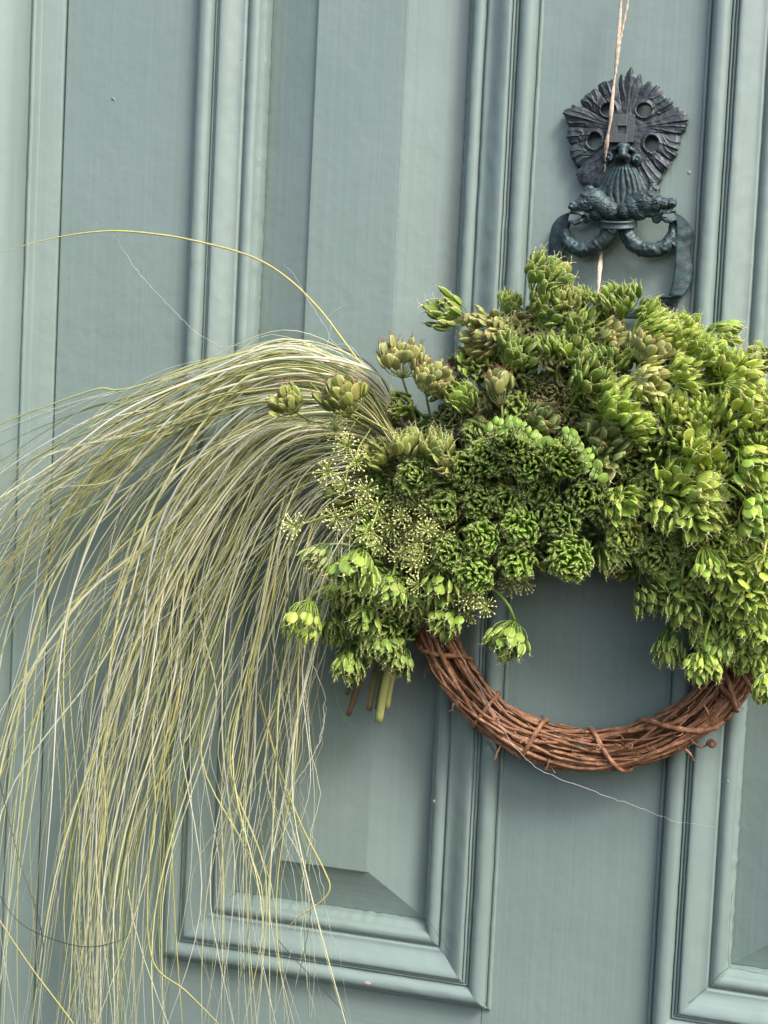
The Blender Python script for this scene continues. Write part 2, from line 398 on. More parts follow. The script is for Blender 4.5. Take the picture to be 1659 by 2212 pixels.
Hh += .62*ridge*np.clip(nrm*2.0-.55, 0, 1) + 1.0*np.exp(-(pp/.09)**2)*np.clip(nrm*2-.4, 0, 1)
Hh -= .7*np.exp(-((1-np.abs(pp))/.07)**2)*np.clip((nrm-.25)/.35, 0, 1)
nzv = np.array([[noise.noise(Vector((x*.02, y*.02, 3)))*.55 + noise.noise(Vector((x*.06, y*.06, 8)))*.14 for x in gx] for y in gy])
Hh += nzv
Hh -= 2.4*np.clip((nrm-.90)/.10, 0, 1)**2
hole = np.zeros_like(inside)
for ex, ey, ea, eb in EYES:
    q = np.hypot((GX-ex)/ea, (GY-ey)/eb); hole |= q < 1
    ang = np.arctan2(GY-ey, GX-ex)
    w = np.exp(-((q-1.18)/.22)**2); Hh = Hh*(1-w*.6) + w*.6*(Hh + 2.6) 
    w2 = np.exp(-((q-1.62)/.30)**2)
    Hh = Hh*(1-w2*.55) + w2*.55*(8.3 + .3*np.cos(q*13))
inside &= ~hole
for _ in range(3):                                   # drop stray specks off the rim
    nb = sum(np.roll(np.roll(inside, a, 0), b, 1).astype(int) for a in (-1, 0, 1) for b in (-1, 0, 1))
    inside &= nb > 4
lab = np.zeros_like(inside); cand = [(int((350-10)/step), int((885-300)/step))]
while cand:
    j, i = cand.pop()
    if 0 <= j < lab.shape[0] and 0 <= i < lab.shape[1] and inside[j, i] and not lab[j, i]:
        lab[j, i] = True; cand += [(j+1, i), (j-1, i), (j, i+1), (j, i-1)]
inside = lab
ids = -np.ones(inside.shape, int); ids[inside] = np.arange(inside.sum())
V = [tuple(KP(GX[j, i], GY[j, i], (6.3 + Hh[j, i])*.001)) for j, i in zip(*np.nonzero(inside))]
Fc = []; nj, ni = inside.shape; edge = {}
for j in range(nj-1):
    for i in range(ni-1):
        q = (ids[j, i], ids[j+1, i], ids[j+1, i+1], ids[j, i+1])
        if min(q) >= 0:
            Fc.append(q)
            for a, b in zip(q, q[1:] + q[:1]):
                if (b, a) in edge: del edge[(b, a)]
                else: edge[(a, b)] = 1
used = sorted({v for e in edge for v in e}); base = {}
for v in used:
    base[v] = len(V); x, y, z = V[v]; V.append((x, -.0035, z))
for a, b in edge: Fc.append((b, a, base[a], base[b]))
# smooth the stair-stepped rim
adj = {}
for a, b in edge: adj.setdefault(a, []).append(b); adj.setdefault(b, []).append(a)
Vn = np.array(V)
for _ in range(4):
    new = Vn.copy()
    for v in used:
        m_ = np.mean([Vn[k] for k in adj[v]], axis=0); new[v, 0] = .4*Vn[v, 0]+.6*m_[0]; new[v, 2] = .4*Vn[v, 2]+.6*m_[2]
    Vn = new
for v in used: Vn[base[v], 0] = Vn[v, 0]; Vn[base[v], 2] = Vn[v, 2]
mk('leaf_mask_plate', Vn, Fc, M_plate, knocker)

def kbox(x0, x1, y0, y1, d0, d1, name, parent, bev=.0006):
    a = KP(x0, y0, 0); b = KP(x1, y1, 0)
    return mk(name, *box(a.x, b.x, -d1, -d0, b.z, a.z, bev), M_hinge, parent, False)
kbox(772, 836, 500, 745, .005, .0215, 'hinge_block', knocker); kbox(922, 978, 500, 745, .005, .0212, 'hinge_block', knocker)
kbox(836.5, 921.5, 504, 596, .005, .0217, 'hinge_tongue', knocker); kbox(836.5, 921.5, 590, 602, .005, .0222, 'hinge_tongue', knocker); kbox(836.5, 921.5, 602, 745, .005, .0190, 'hinge_tongue', knocker); kbox(836.5, 921.5, 672, 745, .014, .0214, 'hinge_tongue', knocker)

def sdf_union(name, balls, voxel, parent, fur=0.0, furscale=700, stretch=None, oy=koy, smooth_it=3, extra=None):
    """a smooth cast lump grown from ellipsoids (x,y,depth in mm,rx,ry,rd in close-up px) through a voxel remesh"""
    bm = bmesh.new()
    for (zx, zy, d, rx, ry, rd, rot) in balls:
        if oy > 300 and len(balls) > 5: rx *= 1.10; ry *= 1.16; rd *= 1.12; zy -= 20
        c = KP(zx, zy, d*.001, oy)
        m = Matrix.Translation(c) @ Matrix.Rotation(-math.radians(rot), 4, 'Y') @ Matrix.Diagonal((rx*KS, rd*KS, ry*KS, 1))
        bmesh.ops.create_uvsphere(bm, u_segments=18, v_segments=12, radius=1, matrix=m)
    me = bpy.data.meshes.new(name); bm.to_mesh(me); bm.free()
    if extra:
        V0 = [v.co[:] for v in me.vertices]; F0 = [tuple(p.vertices) for p in me.polygons]
        for (V1, F1) in extra:
            k = len(V0); V0 += [tuple(v) for v in V1]; F0 += [tuple(i+k for i in f) for f in F1]
        me = bpy.data.meshes.new(name); me.from_pydata(V0, [], F0)
    o = bpy.data.objects.new(name, me); COL.objects.link(o)
    r = o.modifiers.new('r', 'REMESH'); r.mode = 'VOXEL'; r.voxel_size = voxel
    s = o.modifiers.new('s', 'SMOOTH'); s.iterations = smooth_it; s.factor = .5
    dg = bpy.context.evaluated_depsgraph_get(); dg.update(); ev = o.evaluated_get(dg)
    me2 = bpy.data.meshes.new_from_object(ev); bpy.data.objects.remove(o)
    if fur:
        for v in me2.vertices:
            p = v.co; q = Vector((p.x*stretch[0], p.y*stretch[1], p.z*stretch[2])) if stretch else p*furscale
            w = noise.noise_vector(p*60)*.8
            h = (abs(noise.noise(q + w)) - .25 + .5*abs(noise.noise(q*2.1 + w)))*(.35 + .65*(noise.noise(p*90) > -.25))
            v.co = p + v.normal*h*fur
    me2.materials.append(M_bronze); me2.polygons.foreach_set('use_smooth', [True]*len(me2.polygons)); me2.name = name
    o = bpy.data.objects.new(name, me2); COL.objects.link(o); o.parent = parent
    return o
# nose bridge under the hinge, volutes left and right
sdf_union('nose', [(870,745,21,62,38,62,0),(868,790,24,44,46,60,0),(835,835,22,34,26,44,10),(905,835,22,34,26,44,-10),(870,820,26,36,34,50,0),(808,765,18,40,22,40,25),(940,770,18,42,22,40,-30)], .0009, knocker)
def volute(cx, cyy, r, name, flip):
    pts = []; rad = []
    for k in range(64):
        t = k/45; a = flip*(t*2.6*math.pi) + (math.pi*.5 if flip > 0 else math.pi*.5)
        q = r*(1-.82*t); pts.append(KP(cx + q*math.cos(a), cyy + q*1.1*math.sin(a), .014 + .008*t)); rad.append((.0031-.0014*t))
    return tube(pts, rad, 9)
mk('volute', *volute(742, 842, 46, 'v', 1), M_bronze, knocker); mk('volute', *volute(982, 858, 40, 'v', -1), M_bronze, knocker)
# fluted beard
V = []; Fc = []; nu, nv = 96, 60
for j in range(nv+1):
    v = j/nv; zy = 862 + v*470
    w = 258*(v/.62)**.52 if v < .62 else 262 - 175*((v-.62)/.38)**1.3
    w = max(w, 2); top = min(1, math.sqrt(max(0, v/.16)) if v < .16 else 1)
    for i in range(nu+1):
        u = i/nu*2-1; zx = 868 + w*u - 12*v
        fl = abs(math.cos(u*math.pi*4.5 + .35*math.sin(v*7+u*5)))**.5
        h = 8 + top*(14*math.sqrt(max(0, 1-u*u*.98)))*(1-.25*v) + 2.3*fl*top*(1-u*u*.5) + .35*noise.noise(Vector((u*9, v*14, 2)))
        V.append(KP(zx, zy, h*.001))
for j in range(nv):
    for i in range(nu): q = j*(nu+1)+i; Fc.append((q, q+nu+1, q+nu+2, q+1))
mk('fluted_beard', V, Fc, M_bronze, knocker)
# handle: wolf heads, curled bodies, collar, ribbons (second close-up grid)
OY2 = 405.0
def K2(x, y, d): return KP(x, y, d, OY2)
def pt(L): return [K2(*p) for p in L]
left_balls = [(600,135,24,115,95,90,0),(690,190,24,90,85,80,0),(760,225,24,70,70,70,0),(520,170,26,85,62,68,8),(455,190,27,62,42,52,0),(415,190,28,30,26,38,0),(545,100,27,60,42,60,20),
  (570,45,25,44,40,26,0),(590,75,26,40,48,24,20),(560,235,23,45,40,45,0),(535,290,22,34,45,34,20),(500,120,30,22,16,26,0),(640,250,23,70,55,60,0),(425,165,30,26,18,26,-15)]
right_balls = [(1060,150,24,120,92,90,0),(960,195,24,90,85,80,0),(890,225,24,70,70,70,0),(1150,160,26,85,66,68,0),(1230,165,27,66,46,52,0),(1295,160,28,42,40,42,0),(1110,95,27,62,42,60,-20),
  (1125,15,24,30,50,24,-25),(1150,50,24,40,48,24,-35),(1120,240,23,70,40,45,10),(1170,290,22,42,44,34,-20),(1180,115,30,22,16,26,0),(1010,250,23,70,55,60,0),(1310,140,29,26,26,30,0)]
def tb(L, r, sides=10): return tube(pt(L), r, sides)
lt = [tb([(570,80,.028),(555,60,.028),(552,30,.027),(575,8,.026),(600,20,.026),(612,60,.027)], .0014), tb([(400,225,.026),(450,215,.029),(510,222,.029),(555,250,.027),(560,290,.025)], .0017), tb([(395,300,.024),(430,315,.026),(490,300,.026),(535,270,.024)], [.0009,.0024,.0024,.001])]
rt = [tb([(1140,90,.028),(1115,50,.028),(1105,10,.027),(1130,-8,.026),(1165,20,.026),(1190,70,.026)], .0014), tb([(1335,215,.026),(1290,205,.029),(1230,215,.029),(1190,240,.027),(1170,270,.025)], .0017), tb([(1330,285,.024),(1290,295,.026),(1240,285,.026),(1190,262,.024)], [.0009,.0024,.0026,.001])]
lt += [tb([(470,150,.030),(500,128,.033),(530,125,.034),(560,140,.033)], .0012), tb([(398,178,.029),(410,168,.033),(430,172,.032)], .0010), tb([(545,200,.030),(580,180,.032),(600,140,.032)], .0016), tb([(430,230,.028),(470,232,.031),(515,240,.030)], .0010)]
rt += [tb([(1210,140,.030),(1185,112,.033),(1155,108,.034),(1125,125,.033)], .0012), tb([(1335,158,.029),(1318,142,.034),(1290,140,.034),(1270,150,.032)], .0011), tb([(1180,190,.030),(1140,175,.032),(1115,140,.032)], .0016), tb([(1300,222,.028),(1260,225,.031),(1215,228,.030)], .0010)]
wl = sdf_union('wolf_head', left_balls, .00058, knocker, .0012, 700, (210, 260, 520), OY2, 3, lt)
wr = sdf_union('wolf_head', right_balls, .00058, knocker, .0012, 700, (210, 260, 520), OY2, 4, rt)
for p, q in ((wl, (505,135,.0345)), (wr, (1175,128,.0345))):
    m = Matrix.Translation(K2(*q)) @ Matrix.Scale(.0016, 4); bm = bmesh.new(); bmesh.ops.create_uvsphere(bm, u_segments=10, v_segments=8, radius=1, matrix=m)
    me = bpy.data.meshes.new('eye'); bm.to_mesh(me); bm.free(); me.materials.append(M_bronze); e = bpy.data.objects.new('eye', me); COL.objects.link(e); e.parent = p
def arm(L, R, name):
    c = spline(pt(L), 150); rr = np.interp(np.linspace(0, 1, 150), np.linspace(0, 1, len(R)), R)
    V, Fc = tube(c, rr, 28); V = np.array(V)
    out = []
    for i, p in enumerate(V):
        cc = np.array(c[i//28]); d = p-cc; L_ = np.linalg.norm(d)+1e-9
        k = i % 28; f_ = k/28*2*math.pi; q = Vector((i//28*.075, math.cos(f_)*2.6, math.sin(f_)*2.6)) + noise.noise_vector(Vector(p*90))*.7; h = abs(noise.noise(q)) - .2 + .5*abs(noise.noise(q*2.0))
        out.append(p + d/L_*h*.0024)
    return mk(name, out, Fc, M_bronze, knocker)
arm([(775,330,.020),(745,400,.021),(690,475,.021),(600,530,.020),(500,550,.019),(410,510,.018),(365,440,.016),(358,360,.015),(385,290,.016)], [.0068,.0074,.0073,.0071,.0068,.0062,.0052,.0040,.0026], 'curled_arm')
arm([(890,330,.020),(905,400,.021),(950,485,.021),(1040,540,.020),(1140,555,.019),(1240,520,.018),(1300,440,.016),(1312,360,.015),(1305,290,.016)], [.0068,.0074,.0073,.0071,.0068,.0064,.0054,.0042,.0028], 'curled_arm')
sdf_union('arm_tip', [(390,515,19,46,18,30,30),(360,540,18,34,12,24,35)], .0009, knocker, oy=OY2); sdf_union('arm_tip', [(1310,500,19,40,18,30,-40)], .0009, knocker, oy=OY2)
# collar band
V = []; Fc = []; n = 40
cp_ = [(-1.0,0,0),(-1,0,1.0),(-.6,0,1.25),(-.5,0,1.0),(.5,0,1.0),(.6,0,1.25),(1,0,1.0),(1,0,0)]
for i in range(n+1):
    a = math.pi*i/n; x = 818 - 176*math.cos(a); d = .012 + .0165*math.sin(a)
    for (s, _, h) in cp_:
        V.append(K2(x, 316 + 36*s + 20*math.sin(a), d + .0075*math.sin(a)**.5 + .0030*(h-1)))
K = len(cp_)
mk('collar', V, [(i*K+k, i*K+k+1, (i+1)*K+k+1, (i+1)*K+k) for i in range(n) for k in range(K-1)], M_bronze, knocker)
def ribbon(L, name, th=.0022):
    """L: (left x, right x, y, depth left, depth right)"""
    a = spline([K2(p[0], p[2], p[3]) for p in L], 50); b = spline([K2(p[1], p[2] + (p[5] if len(p) > 5 else 0), p[4]) for p in L], 50)
    V = []; Fc = []; m = 9
    for i in range(50):
        row = []
        for k in range(m):
            s = k/(m-1); q = a[i].lerp(b[i], s); q = q + Vector((0, -.0012*math.sin(s*math.pi) + .0007*noise.noise(Vector((i*.3, s*3, 2))), 0)); row.append(q)
        nn = Vector((0, -1, 0))
        for q in row: V.append(q)
        for q in row[::-1]: V.append(q - nn*th)
    K = 2*m
    for i in range(49):
        for k in range(K): Fc.append((i*K+k, i*K+(k+1) % K, (i+1)*K+(k+1) % K, (i+1)*K+k))
    return mk(name, V, Fc, M_bronze, knocker)
ribbon([(372,392,225,.022,.024),(300,385,262,.012,.022),(245,365,330,.008,.020),(215,345,440,.008,.018),(205,335,560,.008,.017),(205,335,700,.008,.016),(215,345,830,.008,.016),(260,380,950,.008,.016)], 'ribbon_strap')
ribbon([(1322,1345,232,.024,.022),(1335,1400,262,.024,.012),(1340,1460,330,.022,.008),(1338,1488,400,.020,.008),(1335,1480,480,.018,.008),(1330,1472,580,.017,.008),(1325,1490,680,.016,.008),(1312,1482,790,.015,.008),(1295,1455,880,.014,.010),(1272,1400,955,.013,.012)], 'ribbon_strap')
ribbon([(1395,1275,958,.012,.016,12),(1370,1190,985,.010,.016,-15),(1350,1110,1035,.008,.014,-30),(1335,1020,1090,.006,.012,-40),(1300,900,1140,.006,.012,-30),(1200,700,1160,.006,.012),(1000,500,1150,.006,.012),(700,350,1100,.006,.012),(380,260,960,.012,.012)], 'ribbon_strap')

# ------------------------------------------------------------------ hanging twine
def twisted(pts, r, name, parent, turns):
    c = spline(pts, 90); V, Fc = tube(c, [r*(1+.08*math.sin(i*.9)+.06*random.uniform(-1, 1)) for i in range(90)], 9, .5, turns*2*math.pi)
    return mk(name, V, Fc, M_string, parent)
twine = thing('hanging_twine', 'pale pinkish paper twine running down over the knocker and holding up the wreath', 'twine', P(1345, -20, .02))
TL = twine.location.copy()
twisted([P(x, y, d)-TL for x, y, d in [(1352,-80,.030),(1342,0,.030),(1336,90,.030),(1328,165,.030),(1322,225,.030),(1318,265,.028),(1312,300,.024),(1308,332,.018),(1306,400,.009),(1303,470,.006),(1299,545,.010),(1294,600,.03),(1290,660,.04),(1288,800,.035)]], .0022, 'twine_strand', twine, 3)
twisted([P(x, y, d)-TL for x, y, d in [(1366,-80,.028),(1357,0,.029),(1345,62,.029),(1338,100,.030),(1330,160,.0305)]], .0013, 'twine_strand', twine, 5)

# ------------------------------------------------------------------ the vine ring
RC = P(1265, 1274, .032); RR = 356*PX; RT = 45*PX
wreath = thing('vine_wreath', 'brown grapevine wreath ring hung on the green door below the knocker', 'wreath', RC)
def ringp(th, a, rho, R=RR):
    """th round the ring (0 = right, pi/2 = top), a/rho in the tube's section"""
    q = R + rho*math.cos(a); return Vector((q*math.cos(th), -rho*math.sin(a)*.85, q*math.sin(th)))
for k in range(84):
    a0 = random.uniform(0, 2*math.pi); rho = RT*math.sqrt(random.uniform(.12, 1.0)); th0 = random.uniform(0, 2*math.pi); ln = random.uniform(2.2, 5.2)
    if k < 38: a0 = k/38*2*math.pi; rho = RT*random.uniform(.82, 1.02); th0 = random.uniform(0, 6.28); ln = random.uniform(3.2, 6.0)
    tw = random.uniform(-1.1, 1.1); n = int(ln*26); pts = []; rads = []; r = random.choice([random.uniform(.0009, .0016), random.uniform(.0014, .0028), random.uniform(.0014, .0028)])
    for i in range(n):
        t_ = i/(n-1); th = th0 + ln*t_; wob = .05*noise.noise(Vector((th*2.5, k*3.1, 0)))
        a = a0 + tw*ln*t_*.5 + 1.1*noise.noise(Vector((th*1.5, k*1.7, 4)))
        rh = rho*(1 + 1.3*wob + (.12*(t_ > .93)+.12*(t_ < .05)))
        pts.append(ringp(th, a, rh) + Vector((0, 0, .0)) + Vector((noise.noise(Vector((th*9, k, 1))), noise.noise(Vector((th*9, k, 7))), noise.noise(Vector((th*9, k, 3)))))*.0013)
        kn = 1 + .25*max(0, noise.noise(Vector((th*16, k*2.2, 9)))) ; rads.append(r*kn*(1-.25*t_))
    mk('vine_strand', *tube(pts, rads, 7), M_vine, wreath)
def wrap(th0, slant, a_from, a_to, r=.0026, rho=1.06):
    pts = []
    for i in range(34):
        t_ = i/33; a = a_from + (a_to-a_from)*t_
        pts.append(ringp(th0 + slant*(t_-.5), a, RT*(rho+.03*math.sin(t_*9))))
    mk('vine_binding', *tube(pts, [r*(1+.12*math.sin(i*1.3)) for i in range(34)], 7), M_vine, wreath)
# section angle a: 0 = outside of the ring, pi/2 = front, pi = inside
def ang(px, py): q = P(px, py, .032) - RC; return math.atan2(q.z, q.x)
wrap(ang(930,1420), .30, -.4, math.pi+.4); wrap(ang(1020,1570), -.02, -.5, math.pi+.4, .0024); wrap(ang(1142,1625), .10, -.5, math.pi+.5)
wrap(ang(1312,1630), -.26, -.3, math.pi+.6, .0026); wrap(ang(1480,1585), -.50, -.2, math.pi+.3, .0029); wrap(ang(1590,1500), .18, -.5, math.pi+.4, .0026); wrap(ang(1610,1430), .25, -.5, math.pi+.4, .0026)
for L in ([(1562,1440,.055),(1575,1475,.064),(1585,1510,.062),(1593,1538,.058)], [(1590,1425,.05),(1608,1460,.064),(1625,1492,.06),(1641,1520,.056)], [(1480,1618,.045),(1492,1630,.048),(1500,1645,.045)]):
    c = spline([P(*p)-RC for p in L], 12); mk('cut_twig', *tube(c, np.linspace(.0026, .0021, 12) if L[0][0] > 1500 else np.linspace(.0018, .0007, 12), 7), M_vine, wreath)
def tendril(cx, cyy, d, r0_, turns, lead, rad=.0006):
    pts = [P(*q)-RC for q in lead]
    for i in range(40):
        t_ = i/39; a = math.pi*.9 + turns*2*math.pi*t_; r = r0_*(1-.75*t_)
        pts.append(P(cx + r*math.cos(a), cyy + r*math.sin(a)*.8, d + .006*t_) - RC)
    mk('tendril', *tube(pts, np.linspace(rad*1.3, rad, len(pts)), 5), M_vine, wreath)
tendril(1538, 1607, .04, 12, 2.2, [(1485,1590,.045),(1500,1606,.045),(1515,1615,.042)], .0009)
tendril(1290, 1615, .062, 9, 1.4, [(1262,1610,.055),(1275,1622,.06)]); tendril(1412, 1622, .06, 8, 1.5, [(1395,1608,.055),(1402,1618,.058)]); tendril(1360, 1612, .062, 9, 1.2, [(1340,1600,.055)])
tendril(1545, 1555, .05, 10, 1.1, [(1520,1520,.055),(1530,1540,.055)]); tendril(1125, 1600, .06, 7, 1.3, [(1105,1590,.055)])
for k in range(60):                                           # bark shreds and nodes, small
    th = random.uniform(math.pi*1.02, math.pi*1.98); a = random.uniform(.1, math.pi-.1)
    p0 = ringp(th, a, RT*1.0); ln = random.uniform(.006, .016); dr = Vector((random.uniform(-1, 1), -abs(random.uniform(0, .5)), random.uniform(-1, 1))).normalized()
    pts = [p0 + dr*ln*s + Vector((random.uniform(-1, 1), random.uniform(-1, 1), random.uniform(-1, 1)))*.0012*s*3 for s in np.linspace(0, 1, 6)]
    mk('bark_shred', *tube(pts, np.linspace(.0012, .0003, 6), 4, .4), M_vine, wreath)

# ------------------------------------------------------------------ seeds
def seed_mesh(wid, thick, whisk, kind=0, seedv=0):
    """flat winged seed, unit long along +Y, flat face +Z; slot 0 green, slot 1 dry tips"""
    V = []; Fc = []; UV = []; nu, nv = 11, 8; rr = random.Random(seedv); bend = rr.uniform(-.10, .10)
    def prof_w(v): return wid*.5*(math.sin(math.pi*min(1, max(0, v))**(1.12 if kind == 0 else 1.0)))**.52
    idx = {}
    for side in (1, -1):
        for j in range(nv+1):
            v = j/nv
            for i in range(nu):
                u = i/(nu-1)*2-1; x = prof_w(v)*u
                core = max(0, 1-(abs(u)/.80)**2)**.6
                rib = .42*max(0, math.cos(u*math.pi*2.5))*(abs(u) < .8)
                rim = .35*math.exp(-((abs(u)-.92)/.09)**2)
                z = side*thick*.5*(.22 + core*(.75 + rib) + rim)*(math.sin(math.pi*(.04+.92*v))**.5)
                z += bend*(v-.5)**2 + .05*math.sin(u*2+seedv)*v*.4
                if abs(u) == 1 or j in (0, nv):
                    if (j, i) in idx: continue
                    z = bend*(v-.5)**2 + .05*math.sin(u*2+seedv)*v*.4; idx[(j, i)] = len(V)
                idx[(j, i, side)] = len(V); V.append((x, v, z)); UV.append((i/(nu-1), v))
    def g(j, i, s): return idx.get((j, i), idx.get((j, i, s)))
    for s in (1, -1):
        for j in range(nv):
            for i in range(nu-1):
                q = (g(j, i, s), g(j, i+1, s), g(j+1, i+1, s), g(j+1, i, s)); q = q if s > 0 else q[::-1]
                if len(set(q)) >= 3: Fc.append(tuple(dict.fromkeys(q)))
    nf = len(Fc)
    cap, cf = tube([(0, .97, 0), (0, 1.03, 0), (0, 1.07, 0)], [.06 if whisk < 1.5 else .10, .045 if whisk < 1.5 else .085, .012], 6)
    k = len(V); V += [tuple(v) for v in cap]; UV += [(.5, 1)]*len(cap); Fc += [tuple(i+k for i in f) for f in cf]
    for s in (-1, 1):
        w, wf = tube([(0, 1.04, 0), (s*.05, 1.12, .02*s), (s*.14*whisk, 1.20 + .05*rr.random(), .05*s), (s*.24*whisk, 1.22 + .08*rr.random(), .10*s)], [.020, .015, .012, .008], 3)
        k = len(V); V += [tuple(v) for v in w]; UV += [(.5, 1)]*len(w); Fc += [tuple(i+k for i in f) for f in wf]
    me = bpy.data.meshes.new('seed'); me.from_pydata(V, [], Fc); me.materials.append(M_seed); me.materials.append(M_whisk)
    ul = me.uv_layers.new(name='UVMap')
    for p in me.polygons:
        p.use_smooth = True; p.material_index = 0 if p.index < nf else 1
        for li in p.loop_indices: ul.data[li].uv = UV[me.loops[li].vertex_index]
    me.update(); return me
SM = {'flat': [seed_mesh(.74, .27, 1.0, 0, k) for k in range(4)], 'plump': [seed_mesh(.64, .32, 1.0, 0, k+9) for k in range(3)],
      'slim': [seed_mesh(.46, .26, 1.1, 1, k+20) for k in range(3)], 'coin': [seed_mesh(.90, .18, .8, 0, k+30) for k in range(2)],
      'ros': [seed_mesh(.98, .34, 1.6, 0, k+40) for k in range(4)]}
def redden(L):
    out = []
    for m in L: q = m.copy(); q.materials[1] = M_whisk_r; out.append(q)
    return out
SM['flatr'] = redden(SM['flat']); SM['plumpr'] = redden(SM['plump'])
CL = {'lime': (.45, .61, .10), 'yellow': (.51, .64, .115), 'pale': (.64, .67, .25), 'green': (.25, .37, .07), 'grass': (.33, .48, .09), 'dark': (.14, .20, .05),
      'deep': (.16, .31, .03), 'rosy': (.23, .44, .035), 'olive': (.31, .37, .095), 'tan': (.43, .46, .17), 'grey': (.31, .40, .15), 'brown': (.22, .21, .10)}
def nearest_ring(p):
    q = p - RC; th = math.atan2(q.z, q.x); return RC + Vector((RR*math.cos(th), 0, RR*math.sin(th)))
def umbel(node, axis, L, spread, s, n, kind, col, label, group=None, stem=None, cat='seed head', jitter=.34, curl=None, jd=.2, name='seed_head', stemr=.0011):
    """a seed head: stem, thin pedicels fanning out of one node, a seed on every pedicel"""
    t = thing(name, label, cat, node, group); axis = axis.normalized(); curl = curl or random.uniform(.4, .82); s *= 1.06; n = int(n*1.2)
    a1 = axis.orthogonal().normalized(); a2 = axis.cross(a1); mb = MB(); c = CL[col]; sc = tuple(min(1, x*y) for x, y in zip(c, (.95, 1.0, 1.1)))
    off = random.uniform(0, 6.28)
    for k in range(n):
        f = (k+.5)/n; th = spread*math.sqrt(f)*random.uniform(.9, 1.08); ph = off + k*2.39996 + random.uniform(-.2, .2)
        rad = a1*math.cos(ph) + a2*math.sin(ph)
        d0 = (axis*math.cos(th*1.12) + rad*math.sin(th*1.12)).normalized(); d1 = (axis*math.cos(th*(1-curl)) + rad*math.sin(th*(1-curl))).normalized()
        Lk = L*random.uniform(1-jitter, 1.06)*(1-.10*f)
        p0 = Vector((0, 0, 0)); p1 = d0*Lk*.55; p2 = p1 + (d0+d1).normalized()*Lk*.27; p3 = p2 + d1*Lk*.2
        grav = Vector((0, 0, -.05*Lk)); p2 = p2 + grav*.5; p3 = p3 + grav
        ro = .00034 + s*.012
        mb.add(tube([p0, p1*.5, p1, p2, p3], [ro*1.2, ro*.8, ro*.75, ro*.9, ro*1.3], 4))
        d = (d1 + Vector([random.uniform(-1, 1) for _ in range(3)])*jd).normalized()
        nr = rad - d*rad.dot(d)
        if nr.length < 1e-3: nr = d.orthogonal()
        nr.normalize(); nr = (Matrix.Rotation(random.gauss(0, .6), 3, d) @ nr)
        x = d.cross(nr).normalized(); z = x.cross(d).normalized()
        ss = s*random.uniform(.78, 1.12)
        M4 = Matrix(((x.x, d.x, z.x, p3.x), (x.y, d.y, z.y, p3.y), (x.z, d.z, z.z, p3.z), (0, 0, 0, 1))) @ Matrix.Diagonal((ss*random.uniform(.88, 1.1), ss, ss, 1))
        v = random.uniform(.85, 1.15); w = random.uniform(-.05, .05)
        inst('seed', random.choice(SM[kind]), t, M4, (max(0, c[0]*v*(1+w*2)), c[1]*v, c[2]*v*(1-w)))
    o = mb.build('pedicels', M_stalk, t); o.color = (*sc, 1)
    if stem is None:
        tgt = nearest_ring(node); mid = node - axis*min(.045, L*1.0); end = mid.lerp(tgt, .8)
        stem = [node, node - axis*L*.5, mid, end]
    st = spline([q - node for q in stem], 14)
    o = mk('stem', *tube(st, np.linspace(stemr, stemr*1.4, 14), 7), M_stalk, t); o.color = (*sc, 1)
    return t
def head(nx, ny, mx, my, L, spread, s, n, kind, col, d, label, stem=None, **kw):
    """nx,ny node and mx,my middle of the seed mass on the photo grid; L pedicel and s seed length in grid px"""
    if s <= 34: n = int(n*1.25); s *= .88
    v = Vector((mx-nx, 0, -(my-ny))); reach = L*.72 + s*.4; q = v.length/reach
    if q > .95: v *= .95/q; q = .95
    ax = v/reach; ax.y = -math.sqrt(max(.02, 1-q*q)); ax = (cr_*ax.x + Vector((0, 1, 0))*ax.y + cu_*ax.z).normalized()
    nd = d + ax.y*L*PX*.7; node = P(nx, ny, max(.02, nd))
    st = [node] + [P(*p) for p in stem] if stem else None
    return umbel(node, ax, L*PX, math.radians(spread), s*PX, n, kind, col, label, stem=st, **kw)
def rosette(x, y, r, n, s, col, d, label, kind='ros', tilt=(0, 0), **kw):
    ax = (Vector((0, -1, 0)) + cr_*tilt[0] + cu_*tilt[1]).normalized(); node = P(x - tilt[0]*r*.6, y + tilt[1]*r*.6, max(.015, d - .030))
    return umbel(node, ax, r*1.02*PX, math.radians(62), s*PX, n, kind, col, label, jitter=.10, curl=.45, jd=.34, **kw)

